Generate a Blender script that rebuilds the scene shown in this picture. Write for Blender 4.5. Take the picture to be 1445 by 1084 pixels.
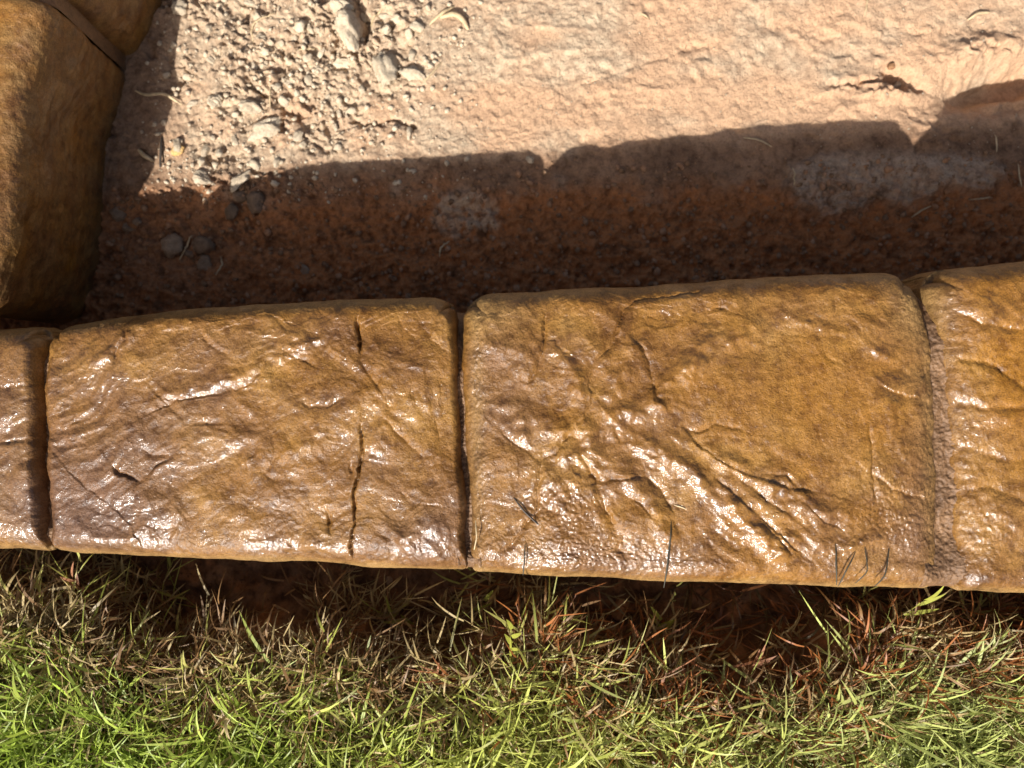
import bpy, math, random
import numpy as np
from mathutils import Vector, Matrix

# ------------------------------------------------------------------ camera, world, sun, exposure
scene = bpy.context.scene
for o in list(bpy.data.objects):
    bpy.data.objects.remove(o)
C = scene.collection
rng = np.random.default_rng(7)
random.seed(7)

ZC = 0.515            # camera height above the bed (m): a phone held over the edging
FPX = 1092.0          # focal length in photograph pixels (1445 wide)
CX, CY = 722.5, 542.0

cam_data = bpy.data.cameras.new('camera')
cam = bpy.data.objects.new('camera', cam_data)
C.objects.link(cam)
cam.location = (0, 0, ZC)
cam.rotation_euler = (0, 0, 0)
cam_data.sensor_width = 36.0
cam_data.lens = 36.0 * FPX / 1445.0
cam_data.clip_start = 0.01
cam_data.clip_end = 500
cam_data.dof.use_dof = True
cam_data.dof.focus_distance = 0.405
cam_data.dof.aperture_fstop = 7.0
scene.camera = cam

L = Vector((0.0560, 0.1210, -0.115)).normalized()      # the way the sunlight travels
SUN_EL = math.asin(-L.z)
SUN_ROT = math.atan2(-L.x, -L.y)
world = bpy.data.worlds.new('World')
scene.world = world
world.use_nodes = True
wn = world.node_tree.nodes
sky = wn.new('ShaderNodeTexSky')
sky.sky_type = 'NISHITA'
sky.sun_disc = False
sky.sun_elevation = SUN_EL
sky.sun_rotation = SUN_ROT
sky.air_density = 0.7
sky.dust_density = 5.0
sky.ozone_density = 0.2
wn['Background'].inputs['Strength'].default_value = 0.085
world.node_tree.links.new(sky.outputs[0], wn['Background'].inputs['Color'])

sun_data = bpy.data.lights.new('sun', 'SUN')
sun_data.energy = 5.0
sun_data.angle = math.radians(0.55)
sun_data.color = (1.0, 0.972, 0.935)
sun = bpy.data.objects.new('sun', sun_data)
C.objects.link(sun)
sun.rotation_euler = L.to_track_quat('-Z', 'Y').to_euler()
sun.location = (-1, -2, 3)

vs = scene.view_settings
vs.view_transform = 'Standard'
vs.look = 'None'
vs.gamma = 1.0
vs.use_curve_mapping = False
vs.exposure = 0.52

# ------------------------------------------------------------------ numeric helpers
def topz(X):
    return 0.115 + 0.04 * np.clip(X, -0.4, 0.4)

def w_at(px, py, z):
    """photograph pixel -> plan position on the level z"""
    px = np.asarray(px, float); py = np.asarray(py, float)
    return (px - CX) * (ZC - z) / FPX, -(py - CY) * (ZC - z) / FPX

def w_top(px, py):
    z = 0.115
    for _ in range(4):
        X, Y = w_at(px, py, z)
        z = topz(X)
    return X, Y

def px_top(X, Y):
    k = FPX / (ZC - topz(X))
    return X * k + CX, -Y * k + CY

def px_gnd(X, Y, z=0.0):
    k = FPX / (ZC - z)
    return X * k + CX, -Y * k + CY

_perm = np.random.default_rng(11).permutation(1024)
_perm = np.concatenate([_perm, _perm, _perm])
_ga = np.random.default_rng(12).uniform(0, 2 * np.pi, 1024)
_gx, _gy = np.cos(_ga), np.sin(_ga)

def pn(x, y, seed=0):
    x = np.asarray(x, float) + seed * 17.31; y = np.asarray(y, float) - seed * 9.77
    xi = np.floor(x).astype(np.int64); yi = np.floor(y).astype(np.int64)
    xf = x - xi; yf = y - yi
    u = xf * xf * xf * (xf * (xf * 6 - 15) + 10)
    v = yf * yf * yf * (yf * (yf * 6 - 15) + 10)
    def g(ix, iy, dx, dy):
        h = _perm[_perm[ix & 1023] + (iy & 1023)]
        return _gx[h] * dx + _gy[h] * dy
    a = g(xi, yi, xf, yf); b = g(xi + 1, yi, xf - 1, yf)
    c = g(xi, yi + 1, xf, yf - 1); d = g(xi + 1, yi + 1, xf - 1, yf - 1)
    return 1.5 * ((a + u * (b - a)) * (1 - v) + (c + u * (d - c)) * v)

def fbm(x, y, octv=3, seed=0, gain=0.5):
    s = 0; a = 1; t = 0
    for i in range(octv):
        s = s + a * pn(x * 2 ** i, y * 2 ** i, seed + i * 3)
        t += a; a *= gain
    return s / t * 1.2

def ridged(x, y, octv=2, seed=0):
    s = 0; a = 1; t = 0
    for i in range(octv):
        s = s + a * (1 - np.abs(pn(x * 2 ** i, y * 2 ** i, seed + i * 5)) * 2)
        t += a; a *= 0.5
    return s / t

def terrace(f, n, sharp=5.0):
    t = f * n; fl = np.floor(t); fr = t - fl
    return (fl + np.clip((fr - 0.5) * sharp + 0.5, 0, 1)) / n

def cells(x, y, seed=0):
    """distance to nearest and second nearest feature point, random value of the nearest cell"""
    xi = np.floor(x).astype(np.int64); yi = np.floor(y).astype(np.int64)
    f1 = np.full(x.shape, 9.0); f2 = np.full(x.shape, 9.0); rv = np.zeros(x.shape)
    for dx in (-1, 0, 1):
        for dy in (-1, 0, 1):
            h = _perm[_perm[(xi + dx + seed * 31) & 1023] + ((yi + dy + seed * 57) & 1023)]
            h2 = _perm[h + 511]; h3 = _perm[h2 + 77]
            d = np.hypot(xi + dx + 0.1 + 0.8 * h / 1023 - x, yi + dy + 0.1 + 0.8 * h2 / 1023 - y)
            near = d < f1
            f2 = np.where(near, f1, np.minimum(f2, d))
            rv = np.where(near, h3 / 1023, rv)
            f1 = np.where(near, d, f1)
    return f1, f2, rv

def sstep(a, b, x):
    t = np.clip((x - a) / (b - a), 0, 1)
    return t * t * (3 - 2 * t)

def pdist(px, py, poly):
    """distance and signed side (positive = right-hand side when walking, y down) to a polyline"""
    best = np.full(px.shape, 1e9); side = np.zeros(px.shape)
    for (x0, y0), (x1, y1) in zip(poly[:-1], poly[1:]):
        vx, vy = x1 - x0, y1 - y0
        l2 = vx * vx + vy * vy + 1e-9
        t = np.clip(((px - x0) * vx + (py - y0) * vy) / l2, 0, 1)
        dx, dy = px - (x0 + t * vx), py - (y0 + t * vy)
        d = np.hypot(dx, dy)
        m = d < best
        best = np.where(m, d, best)
        side = np.where(m, np.sign(vx * dy - vy * dx), side)
    return best, side

def gauss(px, py, cx, cy, rx, ry=None, ang=0):
    ry = ry or rx
    c, s = math.cos(math.radians(ang)), math.sin(math.radians(ang))
    dx, dy = px - cx, py - cy
    u, v = dx * c + dy * s, -dx * s + dy * c
    return np.exp(-(u / rx) ** 2 - (v / ry) ** 2)

def inside(px, py, poly):
    r = np.zeros(px.shape, bool)
    n = len(poly)
    for i in range(n):
        (x0, y0), (x1, y1) = poly[i], poly[(i + 1) % n]
        c = (y0 > py) != (y1 > py)
        r ^= c & (px < (x1 - x0) * (py - y0) / (y1 - y0 + 1e-12) + x0)
    return r

def poly_sd(px, py, poly):
    d, _ = pdist(px, py, list(poly) + [poly[0]])
    return np.where(inside(px, py, poly), d, -d)

# ------------------------------------------------------------------ object helpers
def tag(o, label=None, cat=None, group=None, kind=None):
    if label: o['label'] = label
    if cat: o['category'] = cat
    if group: o['group'] = group
    if kind: o['kind'] = kind
    return o

def mesh_obj(name, verts, faces, mat, parent=None, smooth=True, attrs=None):
    """faces: (n,4) or (n,3) int array"""
    verts = np.asarray(verts, np.float32); faces = np.asarray(faces, np.int32)
    me = bpy.data.meshes.new(name)
    k = faces.shape[1]
    me.vertices.add(len(verts)); me.vertices.foreach_set('co', verts.ravel())
    me.loops.add(faces.size); me.loops.foreach_set('vertex_index', faces.ravel())
    me.polygons.add(len(faces))
    me.polygons.foreach_set('loop_start', np.arange(0, faces.size, k, dtype=np.int32))
    me.polygons.foreach_set('use_smooth', np.full(len(faces), smooth))
    for an, arr in (attrs or {}).items():
        at_ = me.attributes.new(an, 'FLOAT_COLOR', 'POINT')
        a4 = np.ones((len(verts), 4), np.float32); a4[:, :arr.shape[1]] = arr
        at_.data.foreach_set('color', a4.ravel())
    me.update(calc_edges=True)
    me.validate()
    me.materials.append(mat)
    o = bpy.data.objects.new(name, me)
    C.objects.link(o)
    if parent: o.parent = parent
    return o

def grid_faces(n, m, off=0):
    i = np.arange(n - 1)[:, None] * m + np.arange(m - 1)[None, :]
    return (np.stack([i, i + m, i + m + 1, i + 1], -1).reshape(-1, 4) + off)

def empty(name, loc=(0, 0, 0)):
    e = bpy.data.objects.new(name, None)
    e.empty_display_size = 0.02
    e.location = loc
    C.objects.link(e)
    return e

# ------------------------------------------------------------------ materials
def new_mat(name):
    m = bpy.data.materials.new(name); m.use_nodes = True
    nt = m.node_tree
    return m, nt, nt.nodes['Principled BSDF'], nt.links

def node(nt, typ, **kw):
    n = nt.nodes.new(typ)
    for k, v in kw.items():
        if k.startswith('i_'):
            n.inputs[k[2:].replace('_', ' ')].default_value = v
        else:
            setattr(n, k, v)
    return n

def noise(nt, scale, detail=4, rough=0.55, coord=None):
    n = node(nt, 'ShaderNodeTexNoise')
    n.inputs['Scale'].default_value = scale
    n.inputs['Detail'].default_value = detail
    n.inputs['Roughness'].default_value = rough
    if coord: nt.links.new(coord, n.inputs['Vector'])
    return n

def ramp(nt, fac, stops):
    r = node(nt, 'ShaderNodeValToRGB')
    e = r.color_ramp.elements
    while len(e) < len(stops): e.new(0.5)
    for el, (p, c) in zip(e, stops):
        el.position = p
        el.color = (*c, 1) if len(c) == 3 else c
    nt.links.new(fac, r.inputs[0])
    return r

def mix(nt, fac, a, b, mode='MIX'):
    m = node(nt, 'ShaderNodeMix', data_type='RGBA', blend_type=mode)
    for sock, v in ((0, fac), (6, a), (7, b)):
        if isinstance(v, (int, float)): m.inputs[sock].default_value = v
        elif isinstance(v, tuple): m.inputs[sock].default_value = (*v, 1)
        else: nt.links.new(v, m.inputs[sock])
    return m.outputs[2]

def maprange(nt, v, a, b, c, d):
    m = node(nt, 'ShaderNodeMapRange')
    nt.links.new(v, m.inputs[0])
    for i, x in enumerate((a, b, c, d)): m.inputs[i + 1].default_value = x
    return m.outputs[0]

def geo_pos(nt):
    return node(nt, 'ShaderNodeNewGeometry').outputs['Position']

def bump(nt, height, strength, dist, prev=None):
    b = node(nt, 'ShaderNodeBump')
    b.inputs['Strength'].default_value = strength
    b.inputs['Distance'].default_value = dist
    nt.links.new(height, b.inputs['Height'])
    if prev: nt.links.new(prev, b.inputs['Normal'])
    return b.outputs['Normal']

def curb_material():
    m, nt, bs, lk = new_mat('sealed_ochre_concrete')
    P = geo_pos(nt)
    at_ = node(nt, 'ShaderNodeAttribute', attribute_name='tone')
    sep = node(nt, 'ShaderNodeSeparateColor'); lk.new(at_.outputs['Color'], sep.inputs[0])
    mauve, orange, matte = sep.outputs
    n1 = noise(nt, 28, 6, 0.62, P)
    n2 = noise(nt, 150, 5, 0.65, P)
    n3 = noise(nt, 1250, 3, 0.65, P)
    base = ramp(nt, n1.outputs[0], [(0.30, (0.125, 0.053, 0.012)), (0.47, (0.195, 0.088, 0.0165)), (0.64, (0.265, 0.132, 0.027)), (0.78, (0.30, 0.165, 0.045))]).outputs[0]
    base = mix(nt, orange, base, (0.255, 0.110, 0.011))
    base = mix(nt, mauve, base, (0.135, 0.066, 0.031))
    base = mix(nt, matte, base, (0.27, 0.163, 0.058))
    blot = ramp(nt, n2.outputs[0], [(0.34, (0.50, 0.44, 0.40)), (0.52, (1, 1, 1)), (0.72, (1.2, 1.2, 1.22))]).outputs[0]
    base = mix(nt, 0.85, base, blot, 'MULTIPLY')
    pores = ramp(nt, n3.outputs[0], [(0.38, (0.26, 0.20, 0.15)), (0.50, (1, 1, 1)), (0.66, (1.3, 1.3, 1.3))]).outputs[0]
    base = mix(nt, 0.45, base, pores, 'MULTIPLY')
    lk.new(base, bs.inputs['Base Color'])
    ra = maprange(nt, n2.outputs[0], 0.3, 0.7, 0.38, 0.58)
    rr = node(nt, 'ShaderNodeMix', data_type='FLOAT'); lk.new(matte, rr.inputs[0]); lk.new(ra, rr.inputs[2]); rr.inputs[3].default_value = 0.6
    lk.new(rr.outputs[0], bs.inputs['Roughness'])
    bs.inputs['Specular IOR Level'].default_value = 0.32
    nb = noise(nt, 1300, 2, 0.5, P)
    nc = noise(nt, 420, 3, 0.6, P)
    b1 = bump(nt, nc.outputs[0], 0.55, 0.0010)
    b2 = bump(nt, nb.outputs[0], 0.6, 0.00045, b1)
    lk.new(b2, bs.inputs['Normal'])
    # film of sealer: pools unevenly, so its gloss comes and goes
    wet = node(nt, 'ShaderNodeAttribute', attribute_name='wet')
    wa = node(nt, 'ShaderNodeMath', operation='ADD'); lk.new(wet.outputs['Fac'], wa.inputs[0])
    lk.new(maprange(nt, noise(nt, 60, 5, 0.65, P).outputs[0], 0.35, 0.65, -0.35, 0.35), wa.inputs[1])
    film = maprange(nt, wa.outputs[0], 0.15, 0.75, 0.06, 1.0)
    fm = node(nt, 'ShaderNodeMath', operation='MULTIPLY'); lk.new(film, fm.inputs[0])
    inv = maprange(nt, matte, 0, 1, 1.0, 0.1); lk.new(inv, fm.inputs[1])
    lk.new(fm.outputs[0], bs.inputs['Coat Weight'])
    bs.inputs['Coat Roughness'].default_value = 0.12
    bs.inputs['Coat IOR'].default_value = 1.5
    nd = noise(nt, 520, 2, 0.6, P)
    c0 = bump(nt, nd.outputs[0], 0.6, 0.0005)
    c1 = bump(nt, noise(nt, 1150, 2, 0.6, P).outputs[0], 0.8, 0.00030, c0)
    lk.new(c1, bs.inputs['Coat Normal'])
    return m

def mortar_material():
    m, nt, bs, lk = new_mat('gritty_joint_mortar')
    P = geo_pos(nt)
    n1 = noise(nt, 60, 5, 0.6, P); n2 = noise(nt, 700, 3, 0.6, P)
    c = ramp(nt, n1.outputs[0], [(0.3, (0.11, 0.055, 0.022)), (0.7, (0.23, 0.125, 0.055))]).outputs[0]
    c = mix(nt, 0.7, c, ramp(nt, n2.outputs[0], [(0.3, (0.45, 0.4, 0.35)), (0.55, (1, 1, 1))]).outputs[0], 'MULTIPLY')
    lk.new(c, bs.inputs['Base Color'])
    bs.inputs['Roughness'].default_value = 0.6
    lk.new(bump(nt, n2.outputs[0], 0.8, 0.0008), bs.inputs['Normal'])
    return m

def soil_material():
    m, nt, bs, lk = new_mat('clay_soil')
    P = geo_pos(nt)
    at_ = node(nt, 'ShaderNodeAttribute', attribute_name='tone')
    sep = node(nt, 'ShaderNodeSeparateColor'); lk.new(at_.outputs['Color'], sep.inputs[0])
    dry, red, grey = sep.outputs
    at2 = node(nt, 'ShaderNodeAttribute', attribute_name='damp')
    sep2 = node(nt, 'ShaderNodeSeparateColor'); lk.new(at2.outputs['Color'], sep2.inputs[0])
    damp, peach, _ = sep2.outputs
    n1 = noise(nt, 22, 6, 0.62, P)
    n2 = noise(nt, 130, 6, 0.68, P)
    n3 = noise(nt, 700, 4, 0.65, P)
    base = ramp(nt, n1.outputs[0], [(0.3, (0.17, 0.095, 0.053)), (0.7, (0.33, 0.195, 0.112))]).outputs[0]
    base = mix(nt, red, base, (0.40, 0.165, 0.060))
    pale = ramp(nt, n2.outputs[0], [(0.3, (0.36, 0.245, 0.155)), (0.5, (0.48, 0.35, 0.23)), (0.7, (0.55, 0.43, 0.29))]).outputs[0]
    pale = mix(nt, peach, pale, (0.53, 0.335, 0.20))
    base = mix(nt, dry, base, pale)  # the dry mask also carries the edging's shadow edge
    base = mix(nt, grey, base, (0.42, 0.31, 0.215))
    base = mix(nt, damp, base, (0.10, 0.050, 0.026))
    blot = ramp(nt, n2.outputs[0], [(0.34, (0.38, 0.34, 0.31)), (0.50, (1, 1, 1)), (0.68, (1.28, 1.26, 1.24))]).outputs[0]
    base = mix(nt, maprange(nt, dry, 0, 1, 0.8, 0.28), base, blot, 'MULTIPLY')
    gr = ramp(nt, n3.outputs[0], [(0.30, (0.55, 0.5, 0.46)), (0.5, (1, 1, 1)), (0.75, (1.18, 1.18, 1.18))]).outputs[0]
    base = mix(nt, 0.7, base, gr, 'MULTIPLY')
    lk.new(base, bs.inputs['Base Color'])
    bs.inputs['Roughness'].default_value = 0.9
    bs.inputs['Specular IOR Level'].default_value = 0.25
    b1 = bump(nt, n2.outputs[0], 0.4, 0.0022)
    lk.new(bump(nt, n3.outputs[0], 0.8, 0.0013, b1), bs.inputs['Normal'])
    return m

def rock_material(name, c0, c1, bumpd=0.001, rough=0.9):
    m, nt, bs, lk = new_mat(name)
    P = geo_pos(nt)
    oi = node(nt, 'ShaderNodeObjectInfo')
    n1 = noise(nt, 160, 5, 0.65, P); n2 = noise(nt, 900, 3, 0.6, P)
    c = ramp(nt, n1.outputs[0], [(0.3, c0), (0.7, c1)]).outputs[0]
    v = maprange(nt, oi.outputs['Random'], 0, 1, 0.86, 1.1)
    cb = node(nt, 'ShaderNodeCombineColor')
    for i in range(3): lk.new(v, cb.inputs[i])
    c = mix(nt, 1.0, c, cb.outputs[0], 'MULTIPLY')
    c = mix(nt, 0.6, c, ramp(nt, n2.outputs[0], [(0.3, (0.6, 0.56, 0.52)), (0.55, (1, 1, 1))]).outputs[0], 'MULTIPLY')
    lk.new(c, bs.inputs['Base Color'])
    bs.inputs['Roughness'].default_value = rough
    bs.inputs['Specular IOR Level'].default_value = 0.25
    b1 = bump(nt, n1.outputs[0], 0.5, 0.002)
    lk.new(bump(nt, n2.outputs[0], 0.7, bumpd, b1), bs.inputs['Normal'])
    return m

def blade_material(name, trans=0.32, gloss=0.5):
    m, nt, bs, lk = new_mat(name)
    at_ = node(nt, 'ShaderNodeAttribute', attribute_name='tone')
    P = geo_pos(nt)
    n = noise(nt, 350, 3, 0.6, P)
    c = mix(nt, 0.6, at_.outputs['Color'], ramp(nt, n.outputs[0], [(0.3, (0.72, 0.7, 0.62)), (0.65, (1.1, 1.1, 1.1))]).outputs[0], 'MULTIPLY')
    lk.new(c, bs.inputs['Base Color'])
    bs.inputs['Roughness'].default_value = gloss
    bs.inputs['Specular IOR Level'].default_value = 0.45
    tr = node(nt, 'ShaderNodeBsdfTranslucent'); lk.new(c, tr.inputs[0])
    ms = node(nt, 'ShaderNodeMixShader'); ms.inputs[0].default_value = trans
    lk.new(bs.outputs[0], ms.inputs[1]); lk.new(tr.outputs[0], ms.inputs[2])
    lk.new(ms.outputs[0], nt.nodes['Material Output'].inputs['Surface'])
    return m

def plain_material(name, col, rough=0.6, var=0.3):
    m, nt, bs, lk = new_mat(name)
    n = noise(nt, 300, 4, 0.6, geo_pos(nt))
    c = mix(nt, 1.0, col, ramp(nt, n.outputs[0], [(0.3, (1 - var,) * 3), (0.7, (1 + var,) * 3)]).outputs[0], 'MULTIPLY')
    lk.new(c, bs.inputs['Base Color'])
    bs.inputs['Roughness'].default_value = rough
    return m

M_CURB = curb_material()
M_MORTAR = mortar_material()
M_SOIL = soil_material()
M_CLOD = rock_material('dry_clod', (0.44, 0.345, 0.235), (0.64, 0.535, 0.385))
M_GREY = rock_material('grey_pebble', (0.22, 0.145, 0.088), (0.37, 0.26, 0.17))
M_DARK = rock_material('dark_pebble', (0.15, 0.098, 0.06), (0.26, 0.175, 0.112))
M_REDP = rock_material('red_pebble', (0.24, 0.12, 0.055), (0.36, 0.20, 0.10))
M_GRASS = blade_material('grass_blade')
M_STRAW = plain_material('pale_straw', (0.52, 0.39, 0.22))
M_TWIG = plain_material('dark_twig', (0.045, 0.032, 0.022))

# ------------------------------------------------------------------ the ground (one sheet)
FRONT_PX = [(-900, 760), (0, 783), (60, 786), (200, 795), (430, 802), (650, 816), (940, 829), (1300, 840), (1445, 846), (2300, 880)]
BACK_PX = [(-900, 520), (0, 460), (60, 456), (110, 452), (200, 438), (300, 428), (430, 422), (560, 417), (645, 414), (740, 407), (900, 398),
           (1100, 384), (1240, 380), (1310, 377), (1400, 369), (1445, 364), (1700, 345), (2300, 300)]
FX, FY = w_top(*np.array(FRONT_PX, float).T)
BX, BY = w_top(*np.array(BACK_PX, float).T)
def front_y(X): return np.interp(X, FX, FY)
def back_y(X): return np.interp(X, BX, BY)

LAWN_Z = 0.080
LAWN_EDGE = [(-900, 870), (-100, 850), (0, 850), (120, 850), (200, 900), (280, 930), (340, 885), (450, 890), (540, 905), (600, 945), (690, 900), (760, 868), (850, 925),
             (1000, 945), (1130, 930), (1190, 872), (1300, 868), (1400, 885), (1445, 900), (1700, 900), (2300, 940)]
def lawn_edge(px): return np.interp(px, *np.array(LAWN_EDGE, float).T) + 5

GREY_POLY = [(1112, 238), (1150, 218), (1235, 208), (1300, 216), (1340, 214), (1400, 226), (1422, 248), (1400, 268), (1372, 276), (1338, 262), (1318, 276), (1290, 292),
             (1266, 297), (1243, 284), (1222, 291), (1204, 303), (1165, 308), (1134, 296), (1108, 262)]

def ground(X, Y, full=False):
    px, py = px_gnd(X, Y)
    wx = px + 14 * fbm(px / 60, py / 60, 2, 41) + 3 * fbm(px / 9, py / 9, 2, 43); wy = py + 14 * fbm(px / 60, py / 60, 2, 42) + 3 * fbm(px / 9, py / 9, 2, 44)
    near = np.exp(-np.maximum(0, np.hypot(X, Y) - 0.45) / 0.4)
    # rubble of clods in the corner of the bed
    rub = sstep(-0.25, 0.25, fbm(px / 60, py / 60, 3, 51) * 0.9 + 0.95 * np.maximum.reduce([
        gauss(px, py, 400, 110, 150, 110, 30), gauss(px, py, 530, 70, 110, 100), gauss(px, py, 330, 235, 75, 45),
        gauss(px, py, 380, -60, 220, 140)]) - 0.45)
    rub = rub * sstep(640, 560, px + 0.2 * py)
    z = 0.0035 * fbm(px / 210, py / 210, 3, 1) + 0.0010 * fbm(px / 40, py / 40, 3, 2) + 0.00055 * fbm(px / 9, py / 9, 2, 3)
    z = z + 0.0010 * np.maximum(0, fbm(px / 16, py / 16, 2, 61)) * sstep(900, 600, px)
    f1, f2, rv = cells(wx / 14, wy / 14, 3)
    dome = np.clip((f2 - f1) * 2.6, 0, 1) ** 0.6 * (rv > 0.22) * (0.35 + rv) * (1 - 0.35 * f1)
    g1, g2, gv = cells(wx / 7, wy / 7, 5)
    dome2 = np.clip((g2 - g1) * 2.4, 0, 1) ** 0.6 * (gv > 0.3) * (0.3 + gv)
    z = z + rub * (0.0030 * dome + 0.0024 * dome2 - 0.0036)
    z = z - rub * 0.004 * sstep(0.1, 0.5, fbm(px / 45, py / 45, 2, 77))
    # small grains everywhere in the bed
    h1, h2, hv = cells(wx / 6, wy / 6, 8)
    z = z + 0.0009 * np.sqrt(np.clip(1 - (h1 / 0.55) ** 2, 0, 1)) * (hv > 0.62) * (0.35 + 0.65 * sstep(1000, 700, px + 0.3 * py))
    # flaked, curled skin of dried silt to the right
    flake = sstep(700, 860, px) * sstep(260, 190, py)
    fl = fbm(wx / 48 + 0.5 * fbm(px / 25, py / 25, 2, 9), wy / 30 + 0.4 * fbm(px / 22, py / 22, 2, 19), 2, 14)
    fmask = sstep(-0.25, 0.35, fbm(px / 95, py / 70, 2, 16))
    z = z + flake * fmask * (0.0026 * terrace(fl, 7, 6) + 0.0004 * fbm(px / 12, py / 9, 2, 15))
    # ridge and hollow beyond the right end of the shadow
    rd, sd = pdist(px, py + 5 * fbm(px / 30, py / 30, 2, 31), [(1285, 158), (1340, 150), (1400, 142), (1460, 137), (1800, 120)])
    z = z + 0.012 * np.exp(-(rd / 8) ** 2) * sstep(1380, 1415, px) - 0.027 * np.clip(1.25 * gauss(px + 10 * fbm(px / 25, py / 25, 3, 59), py + 6 * fbm(px / 20, py / 20, 3, 60), 1440, 116, 95, 26, -12), 0, 1)
    z = z + 0.010 * gauss(px, py, 1385, 72, 60, 20, -8) * (0.8 + 0.5 * fbm(px / 14, py / 14, 3, 33))
    wob = 9 * fbm(px / 16, py / 16, 3, 55)
    z = z - 0.013 * gauss(px + wob, py + wob, 1272, 112, 26, 12, 20) - 0.006 * gauss(px, py + wob, 1215, 116, 40, 5, -8) + 0.005 * gauss(px, py + 0.6 * wob, 1255, 132, 42, 8) * (1 + fbm(px / 10, py / 10, 3, 56))
    # curling crescent skins
    for poly, hgt in (([(695, 52), (702, 78), (722, 88), (765, 76), (815, 74)], 0.0022), ([(720, 35), (770, 38), (812, 45)], 0.0012),
                      ([(1160, 133), (1190, 122), (1235, 120)], 0.003), ([(830, 118), (880, 100), (940, 82)], -0.0015)):
        d, s = pdist(px, py + 3 * fbm(px / 20, py / 20, 2, 35), poly)
        z = z + hgt * np.where(s < 0, np.exp(-d / 18), np.exp(-d / 2.0))
    for poly, wd, dp in (([(498, -12), (508, 14), (519, 30), (514, 56)], 5.5, 0.009), ([(498, 171), (535, 173), (558, 168), (582, 180)], 4, 0.006),
                         ([(392, 138), (402, 155), (418, 160)], 5, 0.007), ([(470, 80), (478, 62), (470, 45)], 3, 0.005), ([(345, 110), (360, 128), (372, 132)], 3, 0.005),
                         ([(290, 262), (300, 250), (318, 258)], 3.5, 0.005), ([(395, 95), (410, 80), (420, 62)], 3, 0.004)):
        d, s = pdist(px + 7 * fbm(px / 12, py / 12, 3, 53), py + 7 * fbm(px / 12, py / 12, 3, 54), poly)
        z = z - dp * np.exp(-(d / wd) ** 2)
    # crust of grey mud with a broken lower edge
    gsd = poly_sd(px + 9 * fbm(px / 16, py / 16, 3, 21), py + 9 * fbm(px / 16, py / 16, 3, 22), GREY_POLY)
    crust = sstep(-2, 5, gsd)
    crustc = sstep(-12, 14, gsd)
    z = z + crust * (0.0064 + 0.0040 * fbm(px / 22, py / 22, 4, 23, 0.65) + 0.0016 * fbm(px / 6, py / 6, 2, 24)) * sstep(195, 275, py)
    # pale crusty patch in the middle of the shade
    pp = gauss(px, py, 655, 302, 62, 44) + 0.35 * fbm(px / 30, py / 30, 3, 25)
    patch = sstep(0.42, 0.7, pp)
    z = z + 0.002 * patch
    # clumpy damp clay by the back of the edging
    red = sstep(245, 305, py + 26 * fbm(px / 70, py / 70, 3, 26) + 0.02 * (px - 700))
    z = z + red * (0.0060 * fbm(px / 34, py / 26, 4, 27, 0.65) + 0.0024 * fbm(px / 8, py / 8, 2, 28) - 0.004)
    corner = gauss(px, py, 230, 350, 120, 70)
    z = z + corner * 0.0022 * fbm(px / 14, py / 14, 3, 29)
    # lawn side of the edging: a narrow trench and then the turf
    fy = front_y(X)
    t = np.clip((fy - Y), -1, 1)
    lx, ly = px_gnd(X, Y, 0.06)
    e = lawn_edge(lx) + 16 * fbm(lx / 45, ly / 45, 3, 36)
    lawn = sstep(-26, 26, ly - e)
    zl = 0.024 + (LAWN_Z - 0.024) * lawn + 0.006 * fbm(lx / 50, ly / 40, 4, 37, 0.6) + 0.0018 * fbm(lx / 10, ly / 10, 3, 38)
    zl = zl - 0.012 * sstep(0.014, 0.0, t)
    ml = sstep(-0.03, -0.012, t)
    z = z * near * (1 - ml) + ml * zl
    if not full: return z
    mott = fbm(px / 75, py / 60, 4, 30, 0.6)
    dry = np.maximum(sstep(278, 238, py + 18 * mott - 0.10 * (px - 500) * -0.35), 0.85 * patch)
    dry = sstep(248, 212, py + 16 * mott + 0.062 * (px - 500))  # pale tone ends near the edging's shadow edge: shade put into the soil colour
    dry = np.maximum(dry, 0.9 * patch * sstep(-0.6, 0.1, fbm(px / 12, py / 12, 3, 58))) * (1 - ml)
    dry = dry * (1 - 0.85 * sstep(255, 190, px - 0.08 * (300 - py)))  # pale tone also cut back along the side edging's shadow
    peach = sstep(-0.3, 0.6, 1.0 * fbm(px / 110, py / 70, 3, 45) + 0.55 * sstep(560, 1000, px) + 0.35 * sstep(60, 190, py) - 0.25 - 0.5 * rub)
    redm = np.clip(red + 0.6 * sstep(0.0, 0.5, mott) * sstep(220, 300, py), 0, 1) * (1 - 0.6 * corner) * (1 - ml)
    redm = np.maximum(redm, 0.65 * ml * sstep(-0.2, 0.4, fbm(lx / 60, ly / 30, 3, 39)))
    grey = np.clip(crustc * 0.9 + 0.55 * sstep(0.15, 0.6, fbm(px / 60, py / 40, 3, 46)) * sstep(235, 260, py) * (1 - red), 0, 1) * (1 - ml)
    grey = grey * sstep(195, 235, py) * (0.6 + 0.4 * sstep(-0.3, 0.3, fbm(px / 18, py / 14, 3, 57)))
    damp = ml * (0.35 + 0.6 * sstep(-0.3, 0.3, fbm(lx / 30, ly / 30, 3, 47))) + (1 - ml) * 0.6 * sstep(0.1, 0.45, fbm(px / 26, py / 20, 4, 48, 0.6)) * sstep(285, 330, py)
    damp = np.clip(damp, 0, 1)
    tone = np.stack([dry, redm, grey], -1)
    tone2 = np.stack([damp, peach, np.zeros_like(damp)], -1)
    return z, tone, tone2

def grow(a, step, end, f=1.25):
    out = []
    while abs(a) < end:
        step *= f; a += step; out.append(a)
    return np.array(out)

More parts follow.
